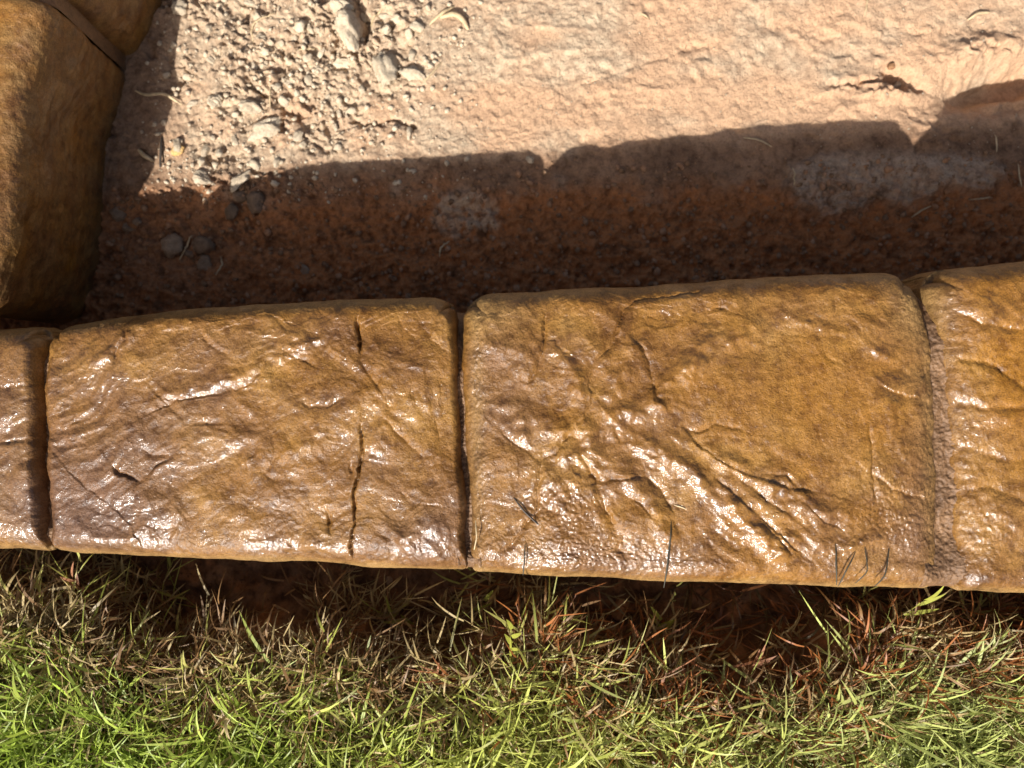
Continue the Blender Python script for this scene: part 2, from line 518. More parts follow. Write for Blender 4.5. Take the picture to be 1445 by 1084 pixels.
xs = np.arange(-0.36, 0.3605, 0.0009)
xs = np.concatenate([-grow(0.36, 0.0009, 60)[::-1], xs, grow(0.36, 0.0009, 60)])
ys = np.concatenate([np.arange(-0.24, -0.10, 0.0016), np.arange(-0.10, 0.03, 0.006), np.arange(0.03, 0.27, 0.0009)])
ys = np.concatenate([-grow(0.24, 0.0016, 60)[::-1], ys, grow(0.27, 0.0009, 60)])
GX, GY = np.meshgrid(xs, ys, indexing='ij')
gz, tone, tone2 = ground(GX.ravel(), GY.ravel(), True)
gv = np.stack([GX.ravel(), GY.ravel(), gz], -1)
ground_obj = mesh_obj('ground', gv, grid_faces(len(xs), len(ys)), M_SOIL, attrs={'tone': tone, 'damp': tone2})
tag(ground_obj, 'sunlit pale dry soil turning to damp red clay beside the edging, with the shadow edge put into its colour', None, None, 'structure')

# ------------------------------------------------------------------ the stamped edging
PXM = 0.000366       # metres for one photograph pixel on top of the edging

def crease(px, py, h, poly, w, depth, lift=0.0, fade=14, dark=False):
    xs_, ys_ = [p[0] for p in poly], [p[1] for p in poly]
    mrg = max(w * 3, fade * 4)
    m = (px > min(xs_) - mrg) & (px < max(xs_) + mrg) & (py > min(ys_) - mrg) & (py < max(ys_) + mrg)
    if not m.any(): return
    x, y = px[m], py[m]
    jx = 4.0 * fbm(x / 20, y / 20, 4, 91, 0.65); jy = 4.0 * fbm(x / 20, y / 20, 4, 92, 0.6)
    d, s = pdist(x + jx, y + jy, poly)
    # fade towards both ends
    ends = np.minimum(np.hypot(x - poly[0][0], y - poly[0][1]), np.hypot(x - poly[-1][0], y - poly[-1][1]))
    ef = (0.2 + 0.8 * sstep(0, 22, ends)) * (0.8 + 0.7 * fbm(x / 26, y / 26, 2, 93)) * (1.0 if (w < 3 or depth < 0) else 0.72)
    v = -depth * np.exp(-(d / w) ** 2) * ef
    if lift:
        v = v + lift * ef * np.where(s * np.sign(lift) > 0, 1, 0) * np.exp(-d / fade) * np.sign(lift)
    h[m] += v

FEATURES = [
    # poly, half width, depth, lift on one side (positive: right-hand side of travel), fade
    ([(505, 437), (502, 462), (506, 480), (508, 503)], 1.9, 12, 2.0, 16),
    ([(508, 505), (518, 522), (532, 540), (546, 562)], 4, 3.5, -3, 18),
    ([(536, 582), (560, 608), (592, 640)], 5, 3.5, -3, 22),
    ([(510, 600), (511, 640), (505, 665), (499, 700), (501, 735), (494, 770), (497, 795)], 1.5, 12, 2.5, 12),
    ([(496, 650), (495, 680)], 1.8, 5, 0, 10),
    ([(460, 716), (464, 735), (466, 752)], 2.2, 7, 0, 10),
    ([(420, 560), (436, 578), (465, 574), (492, 560)], 6, 4.5, 3.5, 18),
    ([(425, 590), (432, 600), (440, 606)], 5, 3, 0, 10),
    ([(380, 600), (388, 640), (372, 668), (398, 690)], 6, 2.5, 2, 20),
    ([(560, 440), (570, 462), (590, 480), (600, 478)], 6, 3, -2.5, 18),
    ([(596, 455), (610, 478), (640, 500)], 7, 3, -3, 18),
    ([(610, 585), (618, 612), (620, 635)], 4, 2.5, 2, 15),
    ([(560, 690), (590, 708), (630, 715)], 8, 2, -2, 22),
    ([(180, 455), (178, 478), (166, 490), (160, 520)], 3.5, 8, -3, 14),
    ([(205, 442), (185, 470), (150, 500), (120, 520)], 9, -5, 0, 16),
    ([(63, 628), (90, 655), (120, 688), (148, 708), (180, 738), (197, 768), (195, 790)], 6, 0.6, 2.2, 26),
    ([(158, 653), (170, 668), (182, 672), (196, 680), (192, 690)], 1.9, 9, 3.0, 14),
    ([(196, 680), (220, 660), (243, 643)], 2.5, 2, 3.2, 14),
    ([(155, 565), (150, 578)], 3, 5, 0, 10),
    ([(196, 630), (215, 640), (246, 640)], 5, 3.5, -3, 14),
    ([(278, 455), (286, 475), (300, 490), (330, 505)], 3.5, 3.5, -2.5, 20),
    ([(200, 590), (250, 566), (300, 560), (350, 545), (372, 520)], 7, 3.2, 4.0, 26),
    ([(210, 545), (260, 600), (320, 600)], 9, 2.5, 3, 22),
    ([(300, 470), (370, 440), (420, 460)], 10, 2.0, -3, 26),
    ([(262, 682), (275, 676)], 3, 5, 0, 10),
    ([(285, 680), (297, 698)], 4, 3, 0, 10),
    ([(410, 490), (450, 480), (468, 462)], 6, -3.5, 0, 16),
    ([(400, 500), (430, 512), (460, 528)], 6, 3, 3, 18),
    ([(240, 760), (252, 745)], 4, -6, 0, 10),
    ([(232, 770), (240, 752)], 3, 3, 0, 10),
    # next block
    ([(770, 440), (767, 465), (765, 497), (757, 522), (745, 538), (736, 532)], 4, 5.0, 4.0, 20),
    ([(766, 470), (768, 490)], 2.0, 6, 0, 8),
    ([(765, 480), (782, 482), (795, 500), (808, 500)], 5, 4, 3.5, 16),
    ([(1010, 408), (950, 418), (900, 424), (884, 436), (873, 458), (868, 482), (850, 503), (835, 516)], 3.6, 4.5, -4.5, 18),
    ([(838, 518), (830, 540), (835, 570), (820, 590), (805, 605)], 9, 4.5, 3, 18),
    ([(892, 478), (908, 494), (917, 520), (920, 545), (908, 542)], 4.5, 4.5, 4, 14),
    ([(905, 540), (922, 543), (925, 560), (940, 568)], 4, 6, 4, 12),
    ([(930, 545), (960, 520), (985, 490), (1000, 470)], 9, -4.5, 0, 16),
    ([(945, 600), (985, 612), (1010, 600), (1060, 612)], 6, 3.5, 4, 18),
    ([(764, 648), (758, 690), (757, 722), (738, 748), (722, 768), (704, 786)], 4.5, 5, 4.0, 14),
    ([(762, 650), (785, 643), (792, 628), (803, 618), (818, 620)], 5, 4, 3.5, 14),
    ([(700, 605), (722, 625), (745, 640), (760, 655)], 7, 4.0, 3.5, 16),
    ([(818, 637), (830, 655), (836, 668), (850, 682)], 4, 8, -4, 12),
    ([(836, 668), (846, 700), (858, 728), (870, 752)], 6, 7, 3, 14),
    ([(850, 682), (880, 676), (910, 674), (930, 690), (945, 715), (950, 730)], 5, 5, 4.5, 16),
    ([(880, 700), (905, 715), (930, 740)], 6, 4, 4, 14),
    ([(868, 775), (888, 785), (886, 800)], 4, 5, 0, 12),
    ([(870, 610), (876, 622)], 3.4, 10, 0, 10),
    ([(888, 632), (893, 635)], 2.6, 7, 0, 10),
    ([(960, 600), (985, 630), (1030, 660), (1070, 675), (1110, 690), (1160, 698)], 9, 3.2, 5.0, 26),
    ([(1000, 668), (1050, 712), (1095, 752), (1140, 790)], 6.5, 3.2, 5.0, 14),
    ([(1040, 675), (1080, 705), (1125, 738)], 5.5, 4.5, 5, 14),
    ([(1062, 725), (1100, 765), (1128, 793)], 4, 4, 3.5, 10),
    ([(1075, 668), (1110, 672), (1130, 692)], 3.5, 4.5, 3.5, 14),
    ([(1120, 700), (1160, 735), (1200, 755)], 6, 3, 3.5, 16),
    ([(1228, 585), (1231, 620), (1232, 660), (1236, 700), (1241, 712)], 3.2, 5, -2.5, 14),
    ([(1238, 538), (1270, 555), (1305, 562)], 8, 4, -5, 18),
    ([(1228, 665), (1265, 690), (1310, 705)], 6, 4.5, -6, 16),
    ([(1180, 405), (1188, 402), (1198, 410)], 3, 4.5, 3, 14),
    ([(1178, 412), (1180, 440), (1172, 455)], 3.5, 3, 2, 14),
    ([(1003, 438), (1018, 435), (1032, 441)], 2.6, 4.5, 3, 12),
    ([(1160, 490), (1170, 510), (1190, 512)], 4, 2.5, 2, 14),
    ([(1090, 455), (1130, 452), (1165, 462), (1210, 470)], 7, -3, 0, 16),
    ([(1215, 480), (1240, 500), (1270, 505)], 6, -3.5, 0, 14),
    ([(720, 615), (738, 612), (752, 622)], 7, -6, 0, 12),
    # broad ridges fanning out from the middle of the block
    ([(840, 590), (806, 535), (790, 470)], 15, -5, 0, 16),
    ([(850, 570), (880, 525), (898, 470)], 14, -5, 0, 16),
    ([(870, 598), (940, 560), (1005, 488), (1060, 470)], 17, -6.5, 0, 16),
    ([(900, 622), (985, 672), (1060, 740), (1115, 795)], 13, -6.5, 0, 16),
    ([(985, 625), (1085, 688), (1190, 735)], 11, -5.5, 0, 16),
    ([(815, 620), (792, 690), (800, 780)], 26, -5, 0, 16),
    ([(868, 650), (915, 705), (955, 775)], 11, -5.5, 0, 16),
    ([(830, 600), (770, 600), (715, 585)], 14, -4.5, 0, 16),
    ([(1240, 545), (1265, 600), (1275, 660)], 14, -4, 0, 16),
    ([(1090, 750), (1180, 775), (1260, 760)], 12, -4, 0, 16),
    ([(690, 470), (730, 500), (735, 560)], 22, -4, 0, 16),
    # broad folds of the cracked block
    ([(215, 560), (290, 545), (350, 535), (420, 480)], 15, -5.5, 0, 16),
    ([(90, 740), (150, 770), (200, 760)], 18, -4, 0, 16),
    ([(520, 640), (545, 600), (530, 560)], 14, -4, 0, 16),
    ([(330, 640), (400, 650), (470, 610)], 18, -4, 0, 16),
    ([(220, 720), (300, 700), (340, 740)], 18, -3.5, 0, 16),
    ([(360, 775), (420, 760), (480, 775)], 14, -4, 0, 16),
    ([(550, 775), (600, 745), (640, 740)], 14, -4, 0, 16),
    # right-hand block
    ([(1345, 430), (1390, 455), (1450, 465)], 6, 4, -4, 22),
    ([(1345, 505), (1400, 515), (1460, 560)], 6, 4, 5, 22),
    ([(1340, 560), (1390, 575), (1460, 572)], 5, 5, -4, 22),
    ([(1345, 700), (1400, 690), (1460, 715)], 6, 4, 4, 22),
    ([(1380, 640), (1430, 655), (1480, 650)], 8, 4, 4, 22),
    # left-hand block
    ([(-60, 640), (0, 625), (45, 622)], 3, 3.5, 4, 22),
    ([(-50, 520), (0, 545), (40, 540)], 6, 3, -3, 18),
]

def curb_detail(px, py):
    wx = px + 26 * fbm(px / 130, py / 130, 2, 101); wy = py + 26 * fbm(px / 130, py / 130, 2, 102)
    h = 6.5 * fbm(wx / 190, wy / 190, 3, 103)
    # slate-like skin: terraces and long folds running up to the right on the left, down to the right elsewhere
    def rot(a):
        c, s = math.cos(math.radians(a)), math.sin(math.radians(a))
        return wx * c + wy * s, -wx * s + wy * c
    ul, vl = rot(-38)
    ur, vr = rot(36)
    lw = sstep(430, 120, px)
    strL = ridged(ul / 120, vl / 30, 2, 104)
    strR = ridged(ur / 150, vr / 46, 2, 105)
    h = h + 2.2 * strL * lw * (0.3 + gauss(px, py, 110, 590, 110, 120)) + 3.0 * strR * (1 - lw) * (0.1 + sstep(0.0, 0.5, fbm(px / 130, py / 130, 2, 106)))
    t = fbm(wx / 120, wy / 95, 3, 107)
    h = h + 5.0 * (0.6 * terrace(t, 4, 5.5) + 0.4 * t) + 1.8 * terrace(fbm(wx / 55, wy / 45, 3, 117), 3, 7) * sstep(-0.1, 0.4, fbm(px / 100, py / 100, 2, 118))
    big = gauss(px, py, 1070, 760, 110, 60, 38) + 0.8 * gauss(px, py, 1160, 720, 80, 50, 30)
    ud, vd = rot(40)
    h = h + 2.6 * big * ridged(ud / 150, vd / 38, 2, 108)
    flat = 1 - 0.75 * gauss(px, py, 1130, 560, 95, 110)
    h = h * flat
    h = h + 0.7 * fbm(px / 26, py / 26, 3, 109) * (0.3 + 0.7 * flat) + 0.34 * fbm(px / 8, py / 8, 2, 110) + 0.16 * pn(px / 4.2, py / 4.2, 113)
    gr = np.clip(gauss(px, py, 800, 720, 60, 70) + gauss(px, py, 860, 790, 120, 30) + gauss(px, py, 1250, 720, 60, 90) + gauss(px, py, 1390, 740, 60, 90) + 1.2 * gauss(px, py, 1328, 600, 24, 300) + 1.2 * gauss(px, py, 672, 620, 14, 260) + gauss(px, py, 55, 620, 14, 260), 0, 1.2)
    h = h + gr * 1.2 * fbm(px / 5, py / 5, 2, 111)
    for f in FEATURES:
        crease(px, py, h, *f)
    return h

def curb_tone(px, py, r, yfront, yback):
    n = fbm(px / 90, py / 90, 3, 121)
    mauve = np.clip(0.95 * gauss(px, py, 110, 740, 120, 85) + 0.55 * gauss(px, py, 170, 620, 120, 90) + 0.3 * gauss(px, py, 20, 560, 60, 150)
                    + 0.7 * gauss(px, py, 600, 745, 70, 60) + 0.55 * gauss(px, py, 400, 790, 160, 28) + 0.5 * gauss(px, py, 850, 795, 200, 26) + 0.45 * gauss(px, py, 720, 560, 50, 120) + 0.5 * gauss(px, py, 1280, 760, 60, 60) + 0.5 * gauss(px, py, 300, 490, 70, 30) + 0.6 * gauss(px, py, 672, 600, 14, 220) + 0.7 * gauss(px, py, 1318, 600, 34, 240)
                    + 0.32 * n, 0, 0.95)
    orange = np.clip(gauss(px, py, 1440, 520, 60, 130) + 0.6 * gauss(px, py, 1150, 560, 140, 90) + 0.6 * gauss(px, py, 1030, 770, 120, 50)
                     + 0.45 * fbm(px / 70, py / 70, 3, 122), 0, 0.9)
    matte = np.clip(sstep(16, 0, yfront - py + 5 * n) * 0.85 + sstep(20, 2, py - yback + 6 * n) * 0.8 + 0.8 * gauss(px, py, 1300, 420, 40, 60)
                    + 0.55 * gauss(px, py, 1326, 640, 22, 260) + 0.5 * gauss(px, py, 672, 620, 12, 260) + 0.5 * gauss(px, py, 690, 440, 60, 30), 0, 1)
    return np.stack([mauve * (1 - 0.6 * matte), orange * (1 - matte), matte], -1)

def curb_wet(px, py):
    w = 0.22 + 0.25 * fbm(px / 80, py / 80, 2, 124)
    for g in [(300, 548, 90, 30), (420, 475, 60, 40), (120, 520, 60, 90), (150, 745, 90, 50), (430, 775, 110, 28), (520, 640, 34, 60), (600, 760, 60, 40), (460, 570, 50, 20),
              (855, 620, 50, 34), (1000, 490, 60, 40), (1140, 452, 70, 22), (1275, 545, 50, 25), (880, 785, 180, 38), (1070, 735, 110, 70), (1270, 690, 50, 70),
              (735, 715, 34, 34), (800, 700, 50, 70), (905, 600, 60, 30), (930, 660, 60, 50), (1240, 480, 40, 30), (1200, 770, 100, 40),
              (1395, 600, 70, 60), (1420, 760, 70, 90), (1400, 440, 60, 40), (15, 560, 40, 120), (20, 720, 40, 70), (740, 610, 30, 24), (800, 500, 50, 30)]:
        w = np.maximum(w, 0.95 * gauss(px, py, *g))
    return np.clip(w, 0, 1)

def make_block(name, parent, left_px, right_px, radii, corner, na, nb, seed):
    """a stamped block: pillowed top between two joint lines, rounded shoulders, walls down into the soil"""
    RL, RR, RF, RB = radii
    lx, ly = w_top(*np.array(left_px, float).T); rx, ry = w_top(*np.array(right_px, float).T)
    xm0, xm1 = lx.mean(), rx.mean()
    W = (xm1 - xm0) / 2
    xc = (xm0 + xm1) / 2
    H = (back_y(xc) - front_y(xc)) / 2
    def spaced(n, k=0.45):
        t = np.linspace(-1, 1, n); return t + k * np.sin(np.pi * t) / np.pi
    U, V = np.meshgrid(spaced(na), spaced(nb), indexing='ij')
    x = U * W; y = V * H
    rc = np.where(V > 0, corner[1], corner[0])
    qx = np.maximum(0, np.abs(x) - (W - rc)); qy = np.maximum(0, np.abs(y) - (H - rc))
    m = (qx > 0) & (qy > 0)
    k = np.where(m, np.maximum(qx, qy) / np.maximum(np.hypot(qx, qy), 1e-9), 1.0)
    x2 = np.where(m, np.sign(x) * ((W - rc) + qx * k), x); y2 = np.where(m, np.sign(y) * ((H - rc) + qy * k), y)
    # actual outline
    v01 = (y2 / H + 1) / 2; u01 = (x2 / W + 1) / 2
    for _ in range(2):
        Yg = v01
        yl = np.interp(0, [0], [0])
        xa = np.interp(v01, np.linspace(0, 1, len(lx)), lx[::-1] if ly[0] > ly[-1] else lx)
        xb = np.interp(v01, np.linspace(0, 1, len(rx)), rx[::-1] if ry[0] > ry[-1] else rx)
    X = xa + (xb - xa) * u01
    wob = 0.0012 * fbm(X / 0.03, V * 3, 2, seed)
    Y = front_y(X) + (back_y(X) - front_y(X)) * v01 + wob * (np.abs(V) ** 4)
    X = X + 0.0016 * fbm(Y / 0.016, U * 2, 3, seed + 5) * (np.abs(U) ** 6)
    Rx = np.where(U > 0, RR[0], RL[0]); Vx = np.where(U > 0, RR[1], RL[1])
    Ry = np.where(V > 0, RB[0], RF[0]); Vy = np.where(V > 0, RB[1], RF[1])
    bk = sstep(0.55, 1.0, V)
    fr = sstep(-0.7, -1.0, V)
    Rx = Rx * (1 - 0.6 * fr) + 0.003 * bk; Vx = Vx * (1 - 0.65 * fr) + 0.007 * bk
    ex = np.clip(1 - (W - np.abs(x)) / Rx, 0, 1); ey = np.clip(1 - (H - np.abs(y)) / Ry, 0, 1)
    r = np.clip((ex ** 3 + ey ** 3) ** (1 / 3), 0, 1)
    Vv = (Vx * ex + Vy * ey) / np.maximum(ex + ey, 1e-9)
    drop = Vv * (1 - np.sqrt(1 - r * r))
    pillow = 0.0035 * (np.abs(V) ** 4) + 0.002 * np.abs(U) ** 8
    px, py = px_top(X, Y)
    shp = px.shape
    det = curb_detail(px.ravel(), py.ravel()).reshape(shp) * PXM
    det = det * (1 - 0.75 * ey ** 1.5 * (V > 0))
    Z = topz(X) - drop - pillow + det * (1 - 0.65 * r ** 3) + r * 0.0006 * fbm(px / 9, py / 9, 2, seed + 9)
    fpy = px_top(X, front_y(X))[1]; bpy_ = px_top(X, back_y(X))[1]
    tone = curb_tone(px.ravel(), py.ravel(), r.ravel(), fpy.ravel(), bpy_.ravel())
    wet = np.repeat(curb_wet(px.ravel(), py.ravel())[:, None], 3, 1)
    verts = np.stack([X, Y, Z], -1).reshape(-1, 3)
    idx = np.arange(na * nb).reshape(na, nb)
    ring = np.concatenate([idx[:, 0], idx[-1, 1:], idx[-2::-1, -1], idx[0, -2:0:-1]])
    P = verts[ring]
    tg = np.roll(P, -1, 0) - np.roll(P, 1, 0)
    nrm = np.stack([tg[:, 1], -tg[:, 0]], -1); nrm /= np.maximum(np.linalg.norm(nrm, axis=1), 1e-9)[:, None]
    nr = len(ring); allv = [verts]; faces = [grid_faces(na, nb)]
    prev = ring; base = len(verts); tn = [tone]; wn_ = [wet]
    s = np.arange(nr) * 0.12
    for i, q in enumerate((0.03, 0.08, 0.16, 0.28, 0.42, 0.6, 0.8, 1.0)):
        zb = P[:, 2] + (-0.03 - P[:, 2]) * q
        fb = np.abs(nrm[:, 1]) > 0.7
        off = np.where(fb, 0.0015 * min(1, q * 8) - 0.006 * q, -0.002 * q) + 0.0018 * fbm(s * 0.6, np.full(nr, q * 5), 3, seed + 21)* min(1, q * 6)
        v = np.column_stack([P[:, 0] + nrm[:, 0] * off, P[:, 1] + nrm[:, 1] * off, zb])
        cur = base + i * nr + np.arange(nr)
        faces.append(np.stack([prev, cur, np.roll(cur, -1), np.roll(prev, -1)], -1))
        allv.append(v); tn.append(tone[ring]); wn_.append(wet[ring] * 0.3); prev = cur
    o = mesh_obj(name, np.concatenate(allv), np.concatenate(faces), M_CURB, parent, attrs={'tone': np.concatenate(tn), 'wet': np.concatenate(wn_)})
    return o

def make_joint(parent, line_px, half, depth, seed):
    """gritty mortar lying in the groove between two blocks"""
    lx, ly = w_top(*np.array(line_px, float).T)      # front to back
    n, mq = 300, 48
    t = np.linspace(0, 1, n); cx = np.interp(t, np.linspace(0, 1, len(lx)), lx); cy = np.interp(t, np.linspace(0, 1, len(ly)), ly)
    q = np.linspace(-1, 1, mq)
    T, Q = np.meshgrid(t, q, indexing='ij')
    X = cx[:, None] + Q * half; Y = np.repeat(cy[:, None], mq, 1)
    e = np.clip(np.maximum(1 - T / 0.09, 1 - (1 - T) / 0.20), 0, 1)
    depth = depth * (1 - 0.55 * sstep(0.16, 0.03, T))
    Z = topz(X) - depth - np.where(T < 0.5, 0.012, 0.035) * (1 - np.sqrt(1 - e * e)) - 0.004 * (1 - Q * Q) + 0.0009 * fbm(X / 0.004, Y / 0.004, 3, seed) + 0.0006 * fbm(X / 0.0015, Y / 0.0015, 2, seed + 1) + 0.002 * fbm(X / 0.015, Y / 0.02, 2, seed + 3)
    verts = np.stack([X, Y, Z], -1).reshape(-1, 3)
    faces = [grid_faces(n, mq)]
    idx = np.arange(n * mq).reshape(n, mq)
    ring = np.concatenate([idx[:, 0], idx[-1, 1:], idx[-2::-1, -1], idx[0, -2:0:-1]])
    low = verts[ring].copy(); low[:, 2] = -0.03
    cur = len(verts) + np.arange(len(ring))
    faces.append(np.stack([ring, cur, np.roll(cur, -1), np.roll(ring, -1)], -1))
    return mesh_obj('mortar_joint', np.concatenate([verts, low]), np.concatenate(faces), M_MORTAR, parent)

edging = empty('stone_edging', (0, -0.03, 0))
tag(edging, 'glossy wet ochre stamped stone edging laid between lawn and bare soil', 'edging', 'garden edging runs')
def child(o, p):
    o.parent = p
    o.matrix_parent_inverse = Matrix.Translation(-p.location)
    return o

J_AB = [(58, 777), (56, 700), (50, 620), (47, 540), (48, 465)]
J_BC = [(662, 811), (660, 740), (652, 640), (647, 560), (648, 430)]
J_CD = [(1346, 839), (1345, 740), (1341, 640), (1332, 520), (1314, 390)]
def sh(line, d, d1=None):
    d1 = d if d1 is None else d1
    return [(x + d + (d1 - d) * i / (len(line) - 1), y) for i, (x, y) in enumerate(line)]
blocks = [
    ('block', sh(J_AB, -600), sh(J_AB, -3), ((0.007, 0.010), (0.005, 0.011), (0.014, 0.012), (0.012, 0.014)), (0.003, 0.010), 330, 220, 201, 'brown block at the left edge cut off by the picture'),
    ('block', sh(J_AB, 4), sh(J_BC, -4), ((0.008, 0.011), (0.004, 0.010), (0.014, 0.012), (0.010, 0.013)), (0.004, 0.014), 560, 330, 202, 'ochre block with long vertical crack and mauve left side'),
    ('block', sh(J_BC, 3), sh(J_CD, -15, -6), ((0.014, 0.008), (0.016, 0.007), (0.014, 0.012), (0.012, 0.014)), (0.004, 0.015), 600, 350, 203, 'largest ochre block with diagonal folds and bright glints'),
    ('block', sh(J_CD, 16, 6), sh(J_CD, 620), ((0.024, 0.0075), (0.007, 0.010), (0.014, 0.012), (0.013, 0.015)), (0.004, 0.015), 330, 220, 204, 'orange block at the right edge cut off by the picture'),
]
for nm, l, r, rad, cor, na, nb, sd, lab in blocks:
    b = make_block(nm, None, l, r, rad, cor, na, nb, sd)
    child(b, edging); b['label'] = lab
for line, half, dep, sd in ((J_AB, 0.0055, 0.0075, 301), (J_BC, 0.0060, 0.0070, 302), (J_CD, 0.0125, 0.0048, 303)):
    child(make_joint(None, line, half, dep, sd), edging)

# the side run of the same edging, on the left of the bed
SIDE_Z = 0.100
BASE_PX = [(95, 470), (118, 430), (135, 380), (148, 300), (158, 200), (180, 110), (190, 90), (206, 50), (226, 0)]
bxs, bys = w_at(*np.array(BASE_PX, float).T, 0.0)
bys = np.concatenate([bys, [0.45, 0.9]]); bxs = np.concatenate([bxs, [-0.205, -0.14]])
def side_base(Y): return np.interp(Y, bys, bxs)

def make_side_block(parent, y0, y1, ns, nu, seed):
    s = np.linspace(0, 1, ns); Ys = y0 + (y1 - y0) * s
    d_end = np.minimum(s, 1 - s) * (y1 - y0)
    e = np.clip(1 - d_end / 0.009, 0, 1); inset = 0.010 * (1 - np.sqrt(1 - e * e))
    # profile: inner wall, round shoulder, top, outer shoulder, outer wall
    Wd, R, hz = 0.150, 0.012, SIDE_Z
    a = np.linspace(0, math.pi / 2, 40)
    wall = np.linspace(-0.02, hz - R, 110)[:-1]
    pu = np.concatenate([0.007 * (wall + 0.02) / hz, 0.007 + R * (np.cos(a) - 1)])
    pz = np.concatenate([wall, hz - R + R * np.sin(a)])
    top = np.linspace(0.007 - R, -Wd + R, 90)[1:]
    pu = np.concatenate([pu, top, -Wd + R - R * np.sin(a[1:]), [-Wd, -Wd]])
    pz = np.concatenate([pz, np.full(len(top), hz), hz - R + R * np.cos(a[1:]), [0.03, -0.02]])
    nu = len(pu)
    tu = np.gradient(pu); tz = np.gradient(pz); ln = np.hypot(tu, tz); nu_, nz_ = tz / ln, -tu / ln
    arc = np.cumsum(ln)
    S, A = np.meshgrid(Ys, arc, indexing='ij')
    wxx = S + 0.012 * fbm(S / 0.05, A / 0.05, 2, seed); wyy = A + 0.012 * fbm(S / 0.05, A / 0.05, 2, seed + 1)
    det = 0.0030 * fbm(wxx / 0.09, wyy / 0.08, 2, seed + 2) + 0.0016 * terrace(fbm(wxx / 0.05, wyy / 0.03, 3, seed + 3), 4, 3) * np.where(A > 0.1, 0.4, 1.0)
    det = det + 0.0002 * fbm(S / 0.005, A / 0.005, 2, seed + 8) + 0.0004 * fbm(S / 0.009, A / 0.009, 3, seed + 4) + 0.0002 * fbm(S / 0.003, A / 0.003, 2, seed + 5)
    off = det - inset[:, None]
    X = side_base(S) - 0.003 + pu[None] + nu_[None] * off
    Z = pz[None] + nz_[None] * off
    Y = S - 0.16 * (pu[None])                      # the run is set a little askew
    # close both ends
    X = np.concatenate([X[:1] * 0 + X[:1].mean(), X, X[-1:] * 0 + X[-1:].mean()]); Z = np.concatenate([Z[:1] * 0 + 0.05, Z, Z[-1:] * 0 + 0.05])
    Y = np.concatenate([Y[:1] * 0 + Y[:1].mean(), Y, Y[-1:] * 0 + Y[-1:].mean()]); S = np.concatenate([S[:1], S, S[-1:]]); A = np.concatenate([A[:1], A, A[-1:]])
    ns += 2
    verts = np.stack([X, Y, Z], -1).reshape(-1, 3)
    n = fbm(S / 0.03, A / 0.03, 3, seed + 7)
    tone = np.stack([np.clip(0.35 + 0.5 * n, 0, 0.8), np.clip(0.2 - 0.6 * n, 0, 0.7), np.clip(0.2 + 0.6 * fbm(S / 0.012, A / 0.012, 3, seed + 9), 0, 0.8)], -1).reshape(-1, 3)
    faces = [grid_faces(ns, nu)[:, ::-1]]
    quads = faces[0]
    o = mesh_obj('block', verts, quads, M_CURB, parent, attrs={'tone': tone, 'wet': np.full((len(verts), 3), 0.25)})
    return o

side = empty('stone_edging', (-0.32, 0.25, 0))
tag(side, 'matte brown stamped edging with shaded inner face running up the left side of the soil', 'edging', 'garden edging runs')
for (y0, y1, ns, sd) in ((-0.035 + 0.075, 0.2100, 260, 401), (0.2180, 0.44, 200, 431), (0.445, 0.67, 60, 461)):
    child(make_side_block(None, y0, y1, ns, 0, sd), side)
# narrow mortar between the side blocks
for yj, sd in ((0.214, 471), (0.4425, 481)):
    a = np.linspace(0, math.pi / 2, 14)
    R, Wd, hz = 0.012, 0.150, SIDE_Z - 0.0045
    pu = np.concatenate([[-0.0045, -0.002], 0.0025 + R * (np.cos(a) - 1), -Wd + 0.0045 + R - R * np.sin(a), [-Wd + 0.0045]])
    pz = np.concatenate([[-0.02, 0.03], hz - R + R * np.sin(a), hz - R + R * np.cos(a), [-0.02]])
    q = np.linspace(-0.006, 0.006, 7)
    Xj = side_base(np.full((7, 1), yj)) - 0.003 + pu[None] + 0 * q[:, None]
    Yj = yj + q[:, None] - 0.16 * pu[None]
    Zj = pz[None] + 0 * q[:, None] + 0.0006 * pn(Yj * 900, Xj * 300, sd)
    child(mesh_obj('mortar_joint', np.stack([Xj, Yj, Zj], -1).reshape(-1, 3), grid_faces(7, len(pu))[:, ::-1], M_MORTAR), side)

# ------------------------------------------------------------------ stones and clods
def ico(sub):
    import bmesh
    bm = bmesh.new(); bmesh.ops.create_icosphere(bm, subdivisions=sub, radius=1.0)
    v = np.array([p.co[:] for p in bm.verts]); f = np.array([[q.index for q in fc.verts] for fc in bm.faces])
    bm.free(); return v, f
ICO = {s: ico(s) for s in (1, 2, 3, 4)}

def rock_shape(sub, seed, rough=0.55, facets=11):
    r = np.random.default_rng(seed)
    v, f = ICO[sub]
    v = v.copy()
    rad = np.ones(len(v))
    for _ in range(facets):                       # planes cut off a lump: angular, worn corners
        n = r.normal(size=3); n /= np.linalg.norm(n)
        c = r.uniform(0.50, 0.88)
        d = v @ n
        rad = np.where(d * rad > c, c / np.maximum(d, 1e-6) * 0.85 + rad * 0.15, rad)
    v = v * rad[:, None]
    nn = fbm(v[:, 0] * 1.7 + v[:, 2] * 1.3, v[:, 1] * 1.7 - v[:, 2] * 0.9, 3, seed % 90)
    n2 = fbm(v[:, 0] * 5 + v[:, 2] * 4, v[:, 1] * 5 - v[:, 2] * 3, 2, seed % 70)
    return v * (1 + rough * 0.6 * nn + 0.16 * n2)[:, None] * 1.12, f

_rock_cache = {}
def rock_mesh(var, mat, sub=None):
    sub = sub or (4 if 13 < var < 30 else 3)
    k = (var, mat.name)
    if k not in _rock_cache:
        v, f = rock_shape(sub, 500 + var)
        o = mesh_obj('rock', v, f, mat)
        _rock_cache[k] = o.data
        bpy.data.objects.remove(o)
    return _rock_cache[k]

